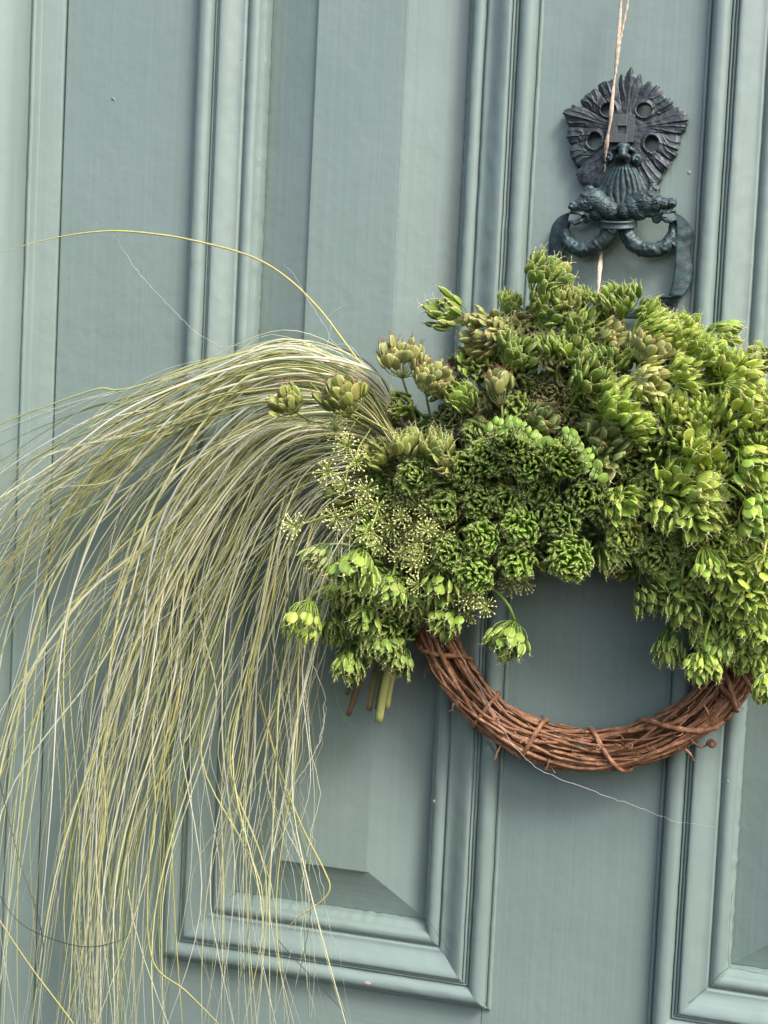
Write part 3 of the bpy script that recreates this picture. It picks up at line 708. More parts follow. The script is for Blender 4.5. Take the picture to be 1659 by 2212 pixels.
# big loose heads: node, middle, pedicel, spread, seed size, count, kind, colour, depth, label
HEADS = [
 (869,817,872,752,62,66,36,24,'flatr','tan',.10,'large tan and olive seed head standing highest at the left end of the flowers',[(905,930,.06),(925,990,.045)]),
 (755,898,742,846,58,66,38,24,'flatr','olive',.135,'olive seed head with broad oval seeds in front of the grass, second from the left',[(800,930,.07),(880,980,.05)]),
 (640,892,619,858,40,72,34,18,'flatr','olive',.135,'dark olive seed head furthest left, alone among the grass stems',[(700,925,.07),(830,985,.05)]),
 (920,850,945,800,60,72,30,36,'flatr','tan',.10,'dense tan seed head with reddish tips right of the tall left head',[(930,900,.07),(950,960,.05)]),
 (1084,876,1084,822,50,50,36,11,'flatr','tan',.10,'sparse upright seed head of ten pale oval seeds above the dark rosettes',None),
 (1079,724,1040,715,66,70,34,30,'flatr','tan',.085,'round tan seed head on a tall stem left of the hanging stems at top',[(1090,770,.07),(1088,830,.05)]),
 (1009,700,965,672,72,42,40,20,'slim','green',.075,'narrow podded green seed head pointing left, outermost at upper left',[(1040,730,.06),(1070,800,.05)]),
 (1095,678,1108,640,44,58,16,34,'plump','green',.07,'small budded green umbel on a straight stem at the top left',[(1094,740,.06),(1093,820,.04)]),
 (1153,634,1190,600,66,56,38,24,'flat','green',.075,'highest green seed head leaning right beneath the left ribbon of the knocker',[(1143,690,.06),(1130,780,.045)]),
 (1160,690,1196,665,62,60,34,20,'flat','green',.085,'green seed head just below the highest one',None),
 (1258,665,1256,634,42,70,12,50,'plump','green',.065,'fine bobbly green clump at the foot of the twine',None),
 (1345,690,1338,645,62,54,32,26,'plump','green',.08,'dark fan of plump green seeds right of the twine',None),
 (1362,738,1432,702,84,44,32,46,'slim','lime',.09,'wide spray of bright green slim pods below the right ribbon',None),
 (1452,752,1487,724,64,60,22,40,'plump','yellow',.09,'yellowish olive ball of small seeds at the upper right shoulder',None),
 (1527,714,1566,722,48,52,32,20,'flat','grass',.07,'lone seed head on a short stem sticking out at the upper right',[(1505,718,.07),(1480,740,.06),(1450,780,.05)]),
 (1670,790,1638,776,50,58,28,24,'flat','olive',.06,'dark olive seed head cut by the right edge, uppermost there',None),
 (1384,786,1408,742,60,60,30,26,'flatr','tan',.10,'tan seed head with a pinkish crown near the top centre right',None),
 (1090,795,1122,758,66,52,34,20,'flat','green',.095,'green seed head with long fine stalks left of centre, leaning right',None),
 (1199,786,1196,742,56,46,28,24,'plump','grass',.09,'tight speckled green cup shaped seed head below the highest one',None),
 (1235,735,1264,704,56,52,30,16,'flat','green',.085,'small green seed head under the fine clump',None),
 (1286,742,1326,727,54,50,34,16,'flatr','tan',.09,'olive tan seed head lying sideways under the dark fan',None),
 (1240,790,1251,753,50,66,30,18,'coin','grass',.09,'green seed head of round flat seeds in the upper middle',None),
 (1310,805,1322,766,50,66,28,26,'flat','green',.095,'hairy looking green seed head in the upper middle right',None),
 (1251,846,1282,808,72,62,36,22,'flat','green',.11,'dark green open umbel with star of stalks in the middle',None),
 (1361,819,1406,819,62,52,32,22,'flat','pale',.11,'pale creamy seed head pointing right on a thick pale stem',[(1330,818,.10),(1290,822,.08),(1250,850,.06)]),
 (1440,815,1484,798,60,56,28,24,'flat','yellow',.10,'yellow green seed head right of the pale creamy one',None),
 (1500,785,1532,762,56,52,30,24,'flat','lime',.095,'lime seed head at the upper right inside the edge',None),
 (1560,815,1570,774,52,60,32,18,'flat','lime',.095,'bright lime fan shaped seed head below the lone one',None),
 (1562,828,1614,832,64,56,32,24,'flat','yellow',.11,'pale yellow umbel pointing right near the right edge with visible stalk star',[(1530,832,.10),(1500,838,.08),(1460,850,.06)]),
 (1296,896,1347,872,78,54,36,30,'flat','lime',.115,'large bright seed head with rows of lime seeds fanned to the right',[(1270,910,.09),(1240,930,.06)]),
 (1340,930,1382,917,58,60,28,24,'flat','lime',.105,'lime seed head below the large bright fan',None),
 (1440,910,1457,873,56,64,28,28,'plump','yellow',.10,'yellow green seed head in the right half, mid height',None),
 (1520,920,1520,884,54,72,22,44,'plump','yellow',.105,'dense ball of small plump yellow green seeds at right',None),
 (1572,912,1606,880,66,60,36,22,'flat','yellow',.11,'umbel of large round yellow green seeds near the right edge',None),
 (1660,900,1652,862,56,66,30,26,'flat','lime',.10,'bright seed head cut by the right edge level with the dense ball',None),
 (1146,922,1178,903,62,46,34,14,'flatr','grey',.10,'grey green seed head leaning right above the rosettes',None),
 (1290,975,1314,950,62,56,36,18,'flatr','grey',.10,'grey olive seed head with reddish tips right of the lime edged rosettes',None),
 (1290,985,1312,1006,40,40,36,5,'coin','tan',.095,'few large papery seeds below the grey olive head',None),
 (1415,965,1412,940,48,70,24,30,'flat','green',.095,'mid green seed head low in the right centre',None),
 (1475,960,1468,930,50,66,28,24,'flat','grass',.10,'green seed head with one pale seed on its front in the right centre',None),
 (1545,960,1549,932,52,70,30,24,'coin','grass',.095,'layered flat seeded green head below the dense ball',None),
 (1630,960,1630,932,52,70,28,26,'flat','grass',.095,'green seed head near the right edge below the large round seeds',None),
 (1500,1000,1518,968,52,56,36,16,'coin','yellow',.115,'seed head with a row of big yellow lime seeds on top',None),
 (1596,975,1632,1000,70,50,40,18,'flat','lime',.125,'large lime umbel spreading downwards at the right edge, white stalk star',[(1575,960,.10),(1540,950,.07)]),
 (1440,1045,1460,1022,46,66,36,12,'coin','lime',.11,'seed head with one broad lime seed hanging in its middle',None),
 (1541,1035,1542,1010,46,70,22,34,'plump','yellow',.10,'fuzzy yellowish seed head in the lower right centre',None),
 (1467,1063,1520,1062,70,48,38,18,'flat','yellow',.12,'yellow seed head pointing right above the lower right cluster',[(1440,1055,.10),(1400,1040,.07)]),
 (1330,1070,1354,1086,54,62,32,22,'flat','lime',.105,'lime seed head right of the rosettes beside the dark gap',None),
 (1430,1080,1440,1110,50,66,34,18,'flat','lime',.11,'row of hanging lime seeds in the lower right centre',None),
 (1500,1090,1510,1122,50,60,36,16,'flat','lime',.115,'large pointed lime seeds hanging right of the first row',None),
 (1483,1072,1521,1080,58,50,34,18,'flat','yellow',.12,'pale yellow seed head with silky stalks lower right',None),
 (1612,1078,1644,1104,70,54,42,18,'flat','lime',.125,'biggest seeded lime head at the right edge, lower half',[(1590,1060,.1),(1560,1040,.07)]),
 (1312,1165,1326,1203,52,46,32,16,'flat','green',.08,'green seeds hanging at the top right of the wreath hole',None),
 (1521,1178,1536,1224,60,44,30,26,'flat','lime',.11,'drooping lime umbel with long parallel stalks above the hole right side',[(1515,1150,.1),(1500,1120,.07)]),
 (1575,1223,1590,1252,52,70,30,18,'coin','lime',.115,'arching head of round lime seeds like beads, lower right',None),
 (1650,1200,1644,1240,54,64,30,22,'coin','lime',.11,'bead like lime head cut by the right edge',None),
 (1380,1264,1404,1290,58,50,30,13,'flat','green',.07,'sparse spidery green umbel reaching into the hole from the right',[(1385,1230,.07),(1400,1190,.06)]),
 (1473,1278,1484,1312,62,62,30,24,'flat','grass',.09,'drooping umbel with a pale stem, right inside edge of the hole',[(1474,1240,.09),(1480,1200,.07)]),
 (1570,1275,1578,1306,52,64,26,26,'coin','lime',.10,'dense lime head between the two beaded ones',None),
 (1613,1278,1624,1312,54,66,30,20,'coin','lime',.11,'round lime seeds hanging above the right of the vine ring',None),
 (1454,1342,1448,1396,74,40,32,22,'slim','green',.065,'darker green drooping head reaching down left over the hole',[(1465,1300,.07),(1480,1260,.06)]),
 (1520,1335,1524,1372,52,60,28,22,'flat','grass',.08,'green head behind the pale stem of the lowest ball',None),
 (1559,1350,1560,1400,62,44,28,24,'plump','grass',.085,'hanging green head with plump seeds just above the ring',None),
 (1600,1325,1606,1356,50,60,30,22,'flat','lime',.09,'lime head low on the right above the ring',None),
 (1640,1335,1642,1370,50,60,28,22,'flat','lime',.095,'lime head low against the right edge',None),
 (1518,1412,1519,1446,44,74,24,34,'plump','lime',.10,'lowest ball shaped lime seed head hanging on a pale stem over the ring',[(1528,1360,.10),(1542,1320,.09),(1560,1270,.07)]),
 (1600,1392,1606,1420,42,66,24,26,'flat','green',.075,'small green head touching the ring at right',None),
 (1650,1375,1650,1402,42,66,24,24,'flat','dark',.07,'dark green head at the right edge on the ring',None),
 (1668,1455,1656,1486,48,56,28,18,'flat','lime',.09,'lime head at the right edge lying outside the ring',None),
 (784,1187,779,1238,66,58,40,26,'flat','grass',.12,'big drooping umbel with broad ribbed green seeds, lower left front',[(788,1160,.115),(800,1130,.10),(850,1110,.07)]),
 (712,1176,692,1204,56,44,30,24,'slim','grey',.12,'grey green drooping head furthest left below the yellow stars',[(740,1175,.09),(790,1185,.07)]),
 (848,1244,846,1280,52,60,34,18,'flat','grass',.10,'green head of broad seeds right of the big drooping umbel',None),
 (888,1278,892,1310,48,56,32,16,'flat','green',.08,'darker green head of broad seeds over the left of the ring',None),
 (952,1238,958,1272,52,58,36,14,'flat','grass',.095,'three large ribbed seeds hanging below the rosettes',None),
 (667,1295,662,1346,62,60,34,18,'flat','lime',.125,'separate drooping umbel furthest down left beside the grass',[(690,1275,.08),(740,1250,.07)]),
 (724,1330,732,1362,48,58,28,22,'flat','green',.075,'green head between the separate umbel and the lower left cluster',None),
 (796,1310,796,1346,52,60,34,20,'flat','grass',.09,'lower left head of overlapping broad seeds under the big umbel',None),
 (802,1366,806,1398,46,58,28,20,'slim','green',.08,'small podded head above the cut stalks',None),
 (755,1402,759,1440,50,58,32,24,'flat','green',.08,'lowest left head just over the cut stalks',None),
 (840,1368,842,1404,46,58,30,18,'flat','green',.085,'green head in front of the cut stalks',None),
 (872,1396,868,1432,48,54,30,18,'flat','green',.08,'green head against the left side of the vine ring',None),
 (980,1312,968,1348,52,60,32,20,'flat','grass',.085,'green head at the top left inside the ring hole',None),
 (1113,1342,1098,1386,58,58,34,26,'flat','grass',.085,'single green head hanging on an arched stem inside the hole',[(1100,1310,.085),(1080,1285,.08),(1050,1262,.06)]),
 (712,1290,716,1314,44,64,18,34,'slim','grey',.06,'fine grey green head behind the lower left cluster',None),
 (740,1250,745,1284,48,60,30,22,'flat','green',.08,'green head half hidden below the big drooping umbel',None),
 (870,1000,888,952,50,60,36,24,'flat','olive',.10,'olive head of thick overlapping seeds at the left shoulder',None),
 (935,1000,948,958,52,60,36,24,'flat','olive',.10,'olive head of overlapping seeds next to the round rosette',None),
 (835,1010,812,976,56,60,34,24,'flat','olive',.085,'dim olive head behind the yellow stars',None),
 (975,1015,970,1000,36,52,32,8,'coin','tan',.11,'few yellowish round seeds between two rosettes',None),
 (770,1080,720,1068,56,40,32,12,'flat','dark',.075,'withered dark head left behind the yellow stars',None),
 (1005,880,1000,850,46,66,34,18,'coin','grass',.095,'yellow green head of round seeds beside the dense tan one',None),
 (1040,790,1030,765,46,66,28,22,'flat','olive',.075,'shaded olive head below the round tan one',None),
]
LM = [('the foot of the twine',1290,640),('the lone head sticking out upper right',1566,722),('the pale creamy umbel',1406,819),('the dense yellow green ball',1520,884),('the arc of lime coin seeds',1130,915),('the pale oval seeds',1084,826),
 ('the dense tan head',945,800),('the lime fan head',1347,872),('the lime green rosette',1356,1156),('the right rim of the hole',1420,1290),('the row of hanging lime seeds',1475,1115),('the lowest ball head',1519,1430),('the big drooping umbel',779,1238),
 ('the three hanging ribbed seeds',958,1272),('the largest rosette',1238,1200),('the bead like head',1590,1252),('the big lime umbel at the edge',1632,1000),('the round far left rosette',906,1025),('the black gap',1165,1090),('the ribbon curl',1430,690),('the crisp star umbels',760,1130),('the cut stalks',830,1450)]
USED = {}
def where(x, y, skip=()):
    for q in sorted(LM, key=lambda q: math.hypot(q[1]-x, q[2]-y)):
        dx, dy = x-q[1], y-q[2]; v = 'above' if dy < -14 else 'below' if dy > 14 else ''; h_ = 'left of' if dx < -14 else 'right of' if dx > 14 else ''
        w = (v + ' and ' + h_) if v and h_ else v or h_ or 'right behind'
        ph = w + ' ' + q[0]
        if (skip, ph) not in USED: USED[(skip, ph)] = 1; return ph
for h in HEADS: head(*h[:12], stem=h[12])
ROS = [(906,1025,45,54,'deep',.115,'round dark green rosette head furthest left beside the yellow stars',(0,.1)),(968,1090,38,44,'deep',.11,'compact dark rosette head right of the yellow stars',(0,0)),
 (1039,1080,38,40,'deep',.11,'dark rosette head in the middle row, second from left',(0,0)),(1098,1080,36,36,'deep',.11,'dark rosette head in the middle row above the little gap',(.1,0)),
 (1048,1156,42,44,'rosy',.12,'bright centred rosette head in the second lowest row at left',(0,-.1)),(1134,1137,46,48,'rosy',.12,'rosette head in the second lowest row with big seeds at its upper right',(0,0)),
 (1215,1120,44,48,'deep',.115,'dark rosette head at the right of the second lowest row',(.1,0)),(983,1192,44,50,'deep',.11,'elongated dark rosette head above the three hanging seeds',(-.1,-.1)),
 (1033,1234,48,50,'rosy',.115,'lowest left rosette head, bright green, over the hole edge',(0,-.2)),(1124,1210,45,48,'rosy',.115,'rosette head in the middle of the lowest row',(0,-.2)),
 (1238,1200,54,66,'rosy',.12,'largest rosette head, bottom right of the rosettes, over the hole',(.1,-.1)),(1272,1072,46,54,'deep',.11,'dark rosette head at the right end below the lime coins',(.2,0)),
 (1165,1057,42,44,'deep',.105,'dark rosette head just right of the black gap',(0,0)),(1014,1010,44,48,'deep',.11,'dark rosette head right of the round one',(0,0)),
 (1062,985,48,60,'deep',.115,'dense dark rosette head left of the upper middle',(0,.2)),(1105,955,48,60,'deep',.12,'upper middle rosette head below the lime coins',(0,.3)),
 (1152,1000,48,60,'deep',.115,'central dark rosette head',(0,.1)),(1228,990,50,60,'rosy',.12,'rosette head carrying the lime coins at its right',(.3,.2)),
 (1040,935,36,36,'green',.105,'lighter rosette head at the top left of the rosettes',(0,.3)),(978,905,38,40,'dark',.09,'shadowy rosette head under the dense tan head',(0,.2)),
 (1356,1156,42,46,'lime',.11,'lime green rosette head right of the dark ones',(0,0)),(1410,1055,42,46,'grass',.10,'mid green rosette head in the right centre',(0,0)),
 (1420,1195,48,60,'grass',.095,'broad rosette head of small seeds above the hole at right',(0,-.2)),(1546,1160,44,54,'grass',.10,'small seeded rosette head between lime heads at lower right',(0,0)),
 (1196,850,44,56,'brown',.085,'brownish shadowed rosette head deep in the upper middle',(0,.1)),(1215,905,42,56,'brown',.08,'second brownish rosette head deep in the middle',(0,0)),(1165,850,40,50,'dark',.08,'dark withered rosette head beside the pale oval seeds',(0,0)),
 (1375,1000,44,54,'green',.095,'green rosette head beside the reddish dark hollow',(0,0)),(1375,1110,38,40,'green',.09,'green rosette head tucked behind the lime one',(0,0)),(1480,1180,38,44,'grass',.09,'little green rosette head above the drooping umbel',(0,0))]
for (x, y, r, n, col, d, lab, tl) in ROS: rosette(x, y, r, int(n*1.35), 16.5, col, d, lab, tilt=tl)
# lime "coin" seeds along the upper rim of the rosettes
def coins(label, L, loc, d):
    t = thing('coin_seed_spray', label, 'seed head', P(*loc)); mb = MB()
    for row in range(3):
        for (x, y) in L:
            if row and random.random() < .25: continue
            cx = loc[0]; cy = loc[1]; k = row*.16 + random.uniform(-.03, .05); x1 = x + (cx-x)*k + random.uniform(-4, 4); y1 = y + (cy-y)*k + random.uniform(-3, 4)
            s = random.uniform(17, 29)*PX*(1-.10*row); out = (cr_*(x-cx) - cu_*(y-cy)).normalized()
            nrm = (Vector((0, -1, 0))*(1.0 - .25*row) + out*random.uniform(.0, .7) + Vector((random.uniform(-.4, .4), 0, random.uniform(-.2, .6)))).normalized()
            up = (Vector((random.uniform(-.6, .6), 0, -1)) + out*-.4).normalized(); up = (up - nrm*up.dot(nrm)).normalized(); x_ = up.cross(nrm).normalized()
            c = P(x1, y1, d + .003*row - random.uniform(.0, .005)) - t.location - up*s*.5
            M4 = Matrix(((x_.x, up.x, nrm.x, c.x), (x_.y, up.y, nrm.y, c.y), (x_.z, up.z, nrm.z, c.z), (0, 0, 0, 1))) @ Matrix.Diagonal((s*1.05, s, s*1.3, 1))
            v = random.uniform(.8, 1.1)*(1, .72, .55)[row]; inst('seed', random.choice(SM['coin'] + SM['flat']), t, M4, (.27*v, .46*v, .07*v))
            mb.add(tube([c, c.lerp(Vector((0, 0, 0)), .5) + Vector((0, .006, 0)), Vector((0, 0, 0))], [.0005, .0005, .0007], 4))
    o = mb.build('pedicels', M_stalk, t); o.color = (.3, .45, .08, 1)
coins('arc of flat lime coin seeds crowning the upper middle rosettes', [(1056,922),(1070,908),(1083,913),(1096,908),(1109,910),(1120,906),(1128,916),(1139,926),(1150,938),(1163,946),(1177,950),(1190,951)], (1110,985,.085), .141)
coins('arc of flat lime coin seeds down the right side of the rosettes', [(1221,930),(1234,936),(1246,948),(1256,960),(1268,974),(1276,988),(1286,1002),(1292,1018),(1298,1036)], (1228,1010,.085), .144)

# filler heads, deeper in the mass
POLY = [(850,960),(960,860),(1020,780),(1080,740),(1160,700),(1260,680),(1340,690),(1500,720),(1590,790),(1760,790),(1760,1430),(1610,1400),(1500,1350),(1400,1270),(1300,1195),(1180,1215),(1060,1240),(960,1290),(890,1370),(750,1400),(710,1290),(760,1180),(760,1050)]
def inpoly(x, y):
    c = False; j = len(POLY)-1
    for i in range(len(POLY)):
        xi, yi = POLY[i]; xj, yj = POLY[j]
        if (yi > y) != (yj > y) and x < (xj-xi)*(y-yi)/(yj-yi)+xi: c = not c
        j = i
    return c
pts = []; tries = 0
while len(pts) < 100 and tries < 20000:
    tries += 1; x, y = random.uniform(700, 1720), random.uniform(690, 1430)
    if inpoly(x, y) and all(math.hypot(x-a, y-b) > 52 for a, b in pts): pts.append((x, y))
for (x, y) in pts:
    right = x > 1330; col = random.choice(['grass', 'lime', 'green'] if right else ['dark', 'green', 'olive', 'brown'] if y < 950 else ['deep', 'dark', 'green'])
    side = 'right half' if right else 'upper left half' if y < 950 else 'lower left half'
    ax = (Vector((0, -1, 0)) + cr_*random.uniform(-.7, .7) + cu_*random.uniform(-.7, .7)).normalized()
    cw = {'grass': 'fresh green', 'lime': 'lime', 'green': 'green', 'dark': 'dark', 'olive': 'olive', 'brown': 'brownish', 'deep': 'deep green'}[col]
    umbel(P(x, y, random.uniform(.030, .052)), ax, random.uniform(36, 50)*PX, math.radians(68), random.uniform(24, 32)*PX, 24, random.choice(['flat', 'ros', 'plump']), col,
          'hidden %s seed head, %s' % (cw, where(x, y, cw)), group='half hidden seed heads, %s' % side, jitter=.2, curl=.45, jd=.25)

mid = [(860,900),(930,830),(1010,800),(1080,745),(1150,700),(1190,655),(1240,660),(1340,650),(1440,690),(1530,760),(1600,800),(1720,800),(1720,1410),(1600,1400),(1530,1360),(1460,1300),(1400,1230),(1330,1190),(1250,1160),(1150,1190),(1000,1240),(900,1330),(780,1400),(740,1300),(780,1200),(800,1050)]
POLY[:] = mid; pts = []; tries = 0
while len(pts) < 84 and tries < 20000:
    tries += 1; x, y = random.uniform(730, 1710), random.uniform(610, 1410)
    if inpoly(x, y) and all(math.hypot(x-a, y-b) > 60 for a, b in pts): pts.append((x, y))
for (x, y) in pts:
    if 960 < x < 1290 and 900 < y < 1240: continue
    right = x > 1330; low = y > 1150 and not right
    col = random.choice(['lime', 'lime', 'yellow', 'grass'] if right else ['grass', 'green', 'green'] if low else ['grass', 'olive', 'green', 'tan'])
    cw = {'grass': 'fresh green', 'lime': 'bright lime', 'green': 'mid green', 'olive': 'olive green', 'yellow': 'yellow green', 'tan': 'tan green'}[col]
    side = 'right half' if right else 'lower left half' if low else 'upper left half'
    dx = random.uniform(-.6, .6) + (.25 if right else -.25); dy = random.uniform(-.5, .5) + (-.55 if y > 1080 else .35)
    ax = (Vector((0, -1, 0)) + cr_*dx + cu_*dy).normalized()
    umbel(P(x, y, random.uniform(.050, .072)), ax, random.uniform(34, 46)*PX, math.radians(random.uniform(50, 66)), random.uniform(23, 30)*PX, 22, random.choice(['flat', 'flat', 'plump', 'coin']), col,
          '%s seed head behind, %s' % (cw, where(x, y, cw + 'm')), group='seed heads set back, %s' % side, jitter=.22)

# yellow star umbels
def star_meshes(seedv):
    rr = random.Random(seedv); rays, buds = MB(), MB(); n = 24
    bm = bmesh.new(); bmesh.ops.create_icosphere(bm, subdivisions=1, radius=1); SV = [v.co.copy() for v in bm.verts]; SF = [[v.index for v in f.verts] for f in bm.faces]; bm.free()
    for k in range(n):
        f = (k+.5)/n; th = math.radians(84)*math.sqrt(f)*rr.uniform(.9, 1.1); ph = k*2.39996 + rr.uniform(-.2, .2)
        d = Vector((math.sin(th)*math.cos(ph), math.sin(th)*math.sin(ph), math.cos(th))); L = rr.uniform(.80, 1.06)
        b = d*L + Vector((rr.uniform(-.05, .05), rr.uniform(-.05, .05), .04))
        rays.add(tube([(0, 0, 0), d*L*.5 + Vector((0, 0, -.03)), b], [.032, .022, .028], 4))
        for q in range(rr.choice((1, 1, 2))):
            o = Vector((rr.uniform(-.05, .05), rr.uniform(-.05, .05), rr.uniform(-.03, .05)))*(1 if q else .3); s = rr.uniform(.055, .095)
            buds.add(([tuple(b + o + v*s) for v in SV], SF))
    a = rays.build('rays', M_ray); b = buds.build('buds', M_bud); ma, mb_ = a.data, b.data
    bpy.data.objects.remove(a); bpy.data.objects.remove(b); return ma, mb_
STM = [star_meshes(k) for k in range(5)]
def star(x, y, r, d, label, group=None, tilt=None, stem=None):
    loc = P(x, y, d); t = thing('star_umbel', label, 'flower head', loc, group)
    ax = (Vector((0, -1, 0)) + (cr_*tilt[0] + cu_*tilt[1] if tilt else Vector((random.uniform(-.5, .3), 0, random.uniform(-.5, .5))))).normalized()
    q = ax.to_track_quat('Z', 'Y'); ma, mb_ = random.choice(STM)
    M4 = (q.to_matrix() @ Matrix.Rotation(random.uniform(0, 6), 3, 'Z')).to_4x4() @ Matrix.Scale(r*PX, 4)
    inst('rays', ma, t, M4); inst('buds', mb_, t, M4)
    st = [P(*p) - loc for p in stem] if stem else [Vector((-.004, .018, .014)), Vector((.002, .038, .034))]
    o = mk('stem', *tube(spline([Vector((0, 0, 0))] + st, 10), .0008, 5), M_stalk, t); o.color = (.36, .46, .12, 1)
ST = [(637,1137,31,.125,'star shaped yellow umbel furthest left, alone on a long stem in front of the grass',[(690,1120,.09),(745,1098,.08),(800,1080,.06)]),
 (726,1119,30,.125,'crisp yellow star umbel second from left on a curved stem',[(770,1105,.10),(800,1088,.08),(850,1060,.06)]),(799,1148,32,.12,'largest open yellow star umbel above the big drooping head',[(812,1115,.11),(820,1090,.09),(840,1060,.06)]),
 (791,1058,28,.11,'bright yellow star umbel standing clear, upper right of the two on curved stems',[(770,1055,.10),(800,1040,.07)]),(747,1046,27,.12,'yellow star umbel just left of the clear standing one',None),(707,1020,30,.12,'yellow star umbel at the left edge of the star group',None),
 (770,999,29,.12,'yellow star umbel in the upper star group, lower right one',None),(750,963,31,.12,'yellow star umbel in the upper star group, middle one',None),(723,929,30,.115,'topmost yellow star umbel near the grass root',None),
 (924,1145,26,.11,'yellow star umbel with a white bud among the rosettes',[(945,1132,.10),(965,1125,.07)]),(1131,1259,28,.08,'brownish star umbel hanging at the top of the hole, right one',None),(903,1262,28,.10,'star umbel just left of the three hanging ribbed seeds',None),
 (741,900,24,.085,'small pale star umbel highest up under the olive seed head',None)]
for (x, y, r, d, lab, st) in ST: star(x, y, r, d, lab, stem=st)
for (x, y) in [(856,1078),(877,1093),(848,1140),(893,1135),(882,1166),(875,1187),(893,1213),(921,1106),(960,1148),(1020,1270),(1024,1291),(1049,1312),(1013,1330),(815,1093),(830,1110),(905,1175),(860,1205),(870,1115),(840,1165),(930,1170),(1003,1300),(1040,1285),(985,1290),(820,1178),(905,1090),(850,1055),(1100,1262),(790,1090),(770,1110),(915,1200),(760,1140),(745,1150)]:
    star(x + random.uniform(-4, 4), y + random.uniform(-4, 4), random.uniform(23, 29), random.uniform(.06, .095), 'small dull star umbel, ' + where(x, y, 's'), 'crowded small yellow star umbels')

# ------------------------------------------------------------------ the grass
bunch = thing('grass_bunch', 'bunch of long pale feather grass arching left out of the wreath and hanging down', 'grass bunch', P(850, 1000, .05)); BL = bunch.location.copy()
G = [[(885,925),(790,795),(640,735),(420,772),(200,848),(0,912),(-180,1010)],
     [(885,935),(785,815),(600,762),(340,870),(110,1030),(-40,1210),(-190,1600)],
     [(880,950),(760,850),(540,830),(290,1010),(100,1290),(20,1700),(-40,2330)],
     [(875,975),(740,900),(560,930),(370,1140),(225,1450),(150,1850),(110,2330)],
     [(870,1000),(740,965),(600,1030),(460,1250),(360,1530),(290,1890),(265,2330)],
     [(860,1040),(745,1030),(640,1120),(545,1320),(480,1600),(430,1900),(440,2330)],
     [(850,1085),(755,1100),(690,1190),(625,1400),(585,1650),(560,1950),(560,2330)],
     [(845,1130),(775,1150),(715,1260),(665,1430),(645,1700),(655,1950),(680,2330)]]
TINT = [((.86,.86,.52),7), ((.94,.93,.76),7), ((.80,.76,.30),3), ((.50,.56,.26),2.4), ((.19,.27,.12),1.6), ((.80,.82,.76),1.6), ((.50,.38,.18),.3), ((.10,.08,.09),.25)]
tw_ = np.array([w for _, w in TINT]); tw_ /= tw_.sum()
CLU = []
for q in range(64):
    g_ = min(6.999, max(.02, random.uniform(.3, 6.9) if q % 2 else random.gauss(3.0, 1.6))); CLU.append((g_, min(6.999, max(0, g_ + random.gauss(0, .8))), [(random.gauss(0, 24), random.gauss(0, 20)) for _ in range(7)]))
def blade(g, scale, wob, cut, dep, seedv, curly=0.0):
    pts = []; off = None
    if g is None:
        g, gl, off = random.choice(CLU); g = min(6.999, max(0, g + random.gauss(0, .10))); gl = min(6.999, max(0, gl + random.gauss(0, .16))); scale *= .42
    else: gl = min(6.999, max(0, g + random.gauss(0, .9)))
    for k in range(7):
        gg = g + (gl-g)*min(1, max(0, (k-1.5)/3)); i = min(6, int(gg)); f = gg - i
        x = G[i][k][0]*(1-f)+G[i+1][k][0]*f; y = G[i][k][1]*(1-f)+G[i+1][k][1]*f
        s = (.25, .45, .7, 1, 1.15, 1.25, 1.4)[k]*scale
        ox, oy_ = off[k] if off else (0, 0); e = (.2, .4, .7, 1, 1.1, 1.2, 1.3)[k]
        pts.append((x + ox*e + random.gauss(0, 26)*s, y + oy_*e + random.gauss(0, 20)*s))
    n = 40; d0 = .045; dm = dep; de = random.uniform(.025, .10); c = spline([Vector((a, b, 0)) for a, b in pts], n)
    m = max(8, int(n*cut)); out = []
    for k in range(m):
        t_ = k/(n-1); d = d0*(1-min(1, t_*4)) + min(1, t_*4)*(dm*(1-max(0, t_-.4)/.6) + de*max(0, t_-.4)/.6)
        w = wob*max(0, t_-.25)
        x = c[k].x + w*noise.noise(Vector((t_*6, seedv, 0)))*60 + curly*noise.noise(Vector((t_*22, seedv, 3)))*t_
        y = c[k].y + w*noise.noise(Vector((t_*6, seedv, 7)))*25 + curly*noise.noise(Vector((t_*22, seedv, 5)))*t_
        out.append(P(x, y, max(.018, d)) - BL)
    return out
def tint_for(m, sides, c, seedv, edge=.0):
    c = np.array(c); v = random.uniform(.85, 1.12); out = []
    c2 = np.array((.36, .44, .17)) if random.random() < .3 else c*.95; ph = random.uniform(0, 6)
    for k in range(m):
        s = .5+.5*math.sin(k*.22+ph)
        q = c*v*(1-.5*s) + c2*v*.5*s
        for j in range(sides): out.append(np.clip(q, 0, 1))
    return np.array(out)
def pick_g():
    r = random.random()
    return min(6.999, max(0.02, random.gauss(3.3, 1.6) if r < .7 else random.uniform(0.3, 7)))
for k in range(228):
    g = pick_g() if random.random() < .3 else None; L = blade(g, random.uniform(.8, 1.3), random.uniform(.05, .4), 1.0 if random.random() < .85 else random.uniform(.72, 1), random.uniform(.045, .10), k*1.37)
    w = random.choice([.0005, .0007, .0009, .0011]) if random.random() < .94 else .0016; m = len(L)
    rad = [w*(.75 + .4*math.sin(math.pi*min(1, i/m*1.1+.1)))*(1 if i < m-8 else (m-i)/8+.1) for i in range(m)]
    V, Fc = tube(L, rad, 4, .38, random.uniform(-2.5, 2.5), tw0=random.uniform(-.8, .8)); o = mk('grass_blade', V, Fc, M_grass, bunch)
    set_tint(o.data, tint_for(m, 4, TINT[rng.choice(len(TINT), p=tw_)][0], k))
fine = MB()
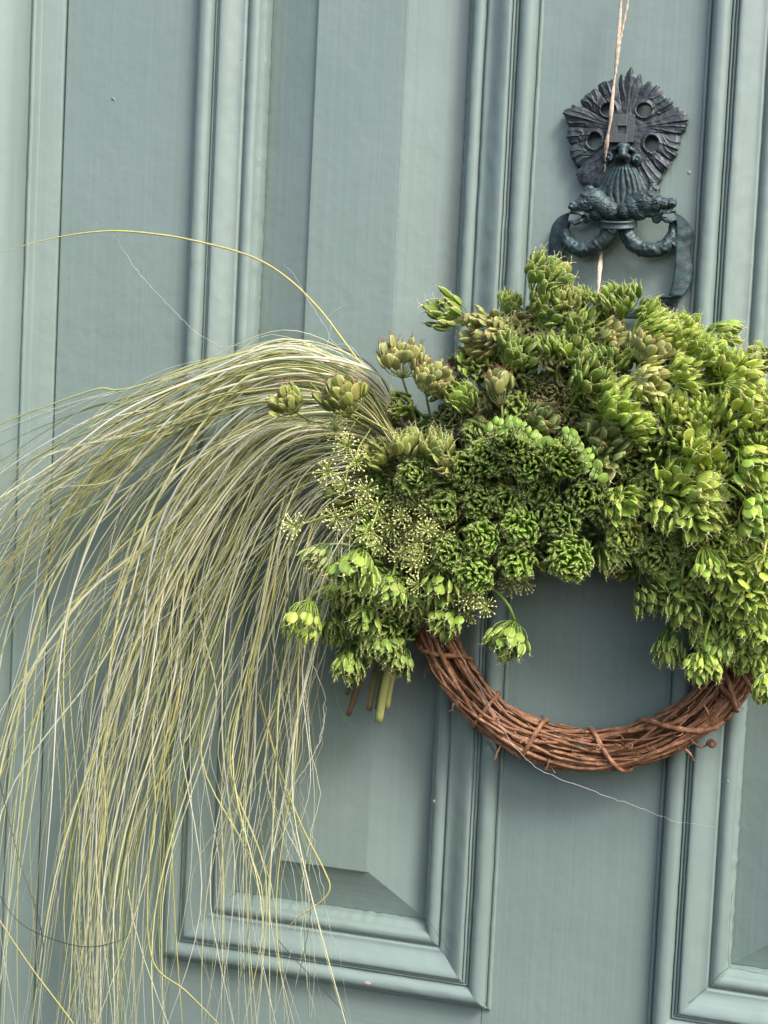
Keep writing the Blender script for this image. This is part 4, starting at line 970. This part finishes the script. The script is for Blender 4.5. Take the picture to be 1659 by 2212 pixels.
for k in range(240):
    g = None if random.random() < .6 else pick_g() if random.random() < .6 else random.uniform(3, 6.99); cur = random.choice([0, 0, 5, 14, 30])
    L = blade(g, random.uniform(.9, 1.7), random.uniform(.5, 2.2), random.uniform(.45, 1), random.uniform(.04, .10), k*2.11+500, cur)
    w = random.choice([.00018, .00024, .0003, .0004]); m = len(L)
    fine.add(tube(L, [w*(1 if i < m-6 else (m-i)/6) for i in range(m)], 3, .6, 1), tint_for(m, 3, TINT[rng.choice(len(TINT), p=tw_)][0], k))
o = fine.build('fine_grass_hairs', M_grass, bunch); o['kind'] = 'stuff'
# stray arching blades and hairs that stand clear of the bunch
def stray(L, w, c, d=.07, wobble=0.0, flat=.3):
    q = [P(x, y, d if len(r) == 0 else r[0]) - BL for x, y, *r in L]; s = spline(q, 60)
    if wobble: s = [p + Vector((noise.noise(p*140), 0, noise.noise(p*140 + Vector((5, 5, 5)))))*wobble*PX for p in s]
    V, Fc = tube(s, [w*(1 if i < 40 else 1-(i-40)/24) for i in range(60)], 4, flat); o = mk('grass_blade', V, Fc, M_grass, bunch)
    set_tint(o.data, tint_for(60, 4, c, 1))
YL, WH, GR, DK = (.68,.64,.26), (.78,.80,.78), (.30,.37,.16), (.09,.07,.08)
stray([(790,800),(745,740),(690,668),(620,600),(540,553),(420,520),(330,505),(240,499),(150,508),(60,528),(-60,565)], .0010, YL)
stray([(480,750),(420,715),(365,660),(300,590),(270,545),(245,505)], .0002, WH, .08, 3)
stray([(785,780),(752,745),(720,740),(700,700),(668,652),(640,600),(608,566)], .00016, WH, .08, 3)
stray([(700,770),(715,700),(705,690),(720,672),(748,660)], .00016, WH, .08, 4)
stray([(985,1400,.05),(1015,1450,.06),(1060,1530,.075),(1110,1610,.085),(1170,1665,.08),(1260,1700,.06),(1340,1730,.045),(1400,1752,.03),(1460,1775,.02),(1545,1785,.018)], .0002, WH, .06, 5)
stray([(560,1500),(600,1650),(650,1780),(700,1880),(712,1920),(690,1950),(640,1985),(600,2030)], .0010, YL, .07)
stray([(600,2030),(640,2075),(700,2140),(745,2190),(757,2225)], .0004, DK, .07)
stray([(640,1380),(700,1500),(690,1600),(650,1700),(680,1830),(700,1950),(735,2080),(760,2230)], .0003, WH, .06, 8)
stray([(720,1400),(725,1500),(750,1560),(782,1571)], .0003, GR, .05)
stray([(660,1340),(670,1420),(700,1500),(690,1600),(640,1690),(610,1760),(650,1860),(670,1960),(680,2100),(665,2240)], .00045, (.7,.7,.62), .07, 6)
stray([(-20,1900),(30,1980),(90,2020),(180,2045),(250,2035),(285,2015)], .0005, DK, .10)
stray([(-10,1650),(40,1850),(85,1990),(92,2080),(70,2160),(55,2230)], .0006, DK, .10)
stray([(-20,1960),(60,2080),(150,2200),(190,2260)], .0010, YL, .12)
stray([(390,1480),(340,1720),(318,1940),(332,2080),(400,2140),(470,2210),(520,2270)], .0010, YL, .12)
stray([(700,855),(640,810),(560,830)], .0008, YL, .09)
stray([(870,1010),(780,900),(640,870),(500,880),(340,960)], .0009, GR, .06)
for k in range(26):                                # green and grey edges of the topmost arc
    y0 = random.uniform(745, 850); stray([(860,960+random.uniform(-20,20)),(785,y0+60),(680,y0+5),(560,y0+random.uniform(0,20)),(420,y0+random.uniform(40,90)),(250,y0+random.uniform(120,220)),(90,y0+random.uniform(240,420)),(-60,y0+random.uniform(380,640))], random.choice([.0005,.0008,.0011]), random.choice([YL, YL, GR, (.74,.71,.52), (.62,.57,.17)]), random.uniform(.05,.11))
# cut butts of the bunch below the seed heads
M_butt = leafy('cut grass stalk', .5)
for (L, r, c) in (([(880,1290,.045),(852,1400,.05),(832,1480,.052),(818,1560,.052)], .0042, (.52,.54,.20)), ([(895,1290,.04),(868,1400,.044),(845,1470,.046),(835,1530,.046)], .0036, (.45,.47,.20)),
                  ([(862,1280,.04),(828,1400,.042),(808,1470,.042),(797,1534,.042)], .0034, (.28,.27,.13)), ([(850,1280,.035),(800,1400,.038),(775,1480,.038),(752,1545,.038)], .0028, (.20,.13,.07)),
                  ([(845,1290,.03),(800,1390,.034),(770,1470,.034),(762,1522,.034)], .0034, (.14,.20,.09)), ([(870,1290,.035),(840,1400,.036),(824,1470,.036),(814,1532,.036)], .0026, (.22,.26,.11)), ([(840,1290,.03),(790,1390,.03),(765,1460,.03),(748,1500,.03)], .0024, (.18,.24,.10))):
    o = mk('cut_stalk', *tube(spline([P(*p)-BL for p in L], 16), r, 12, .8), M_butt, bunch); o.color = (*c, 1)
print('objects', len(bpy.data.objects))
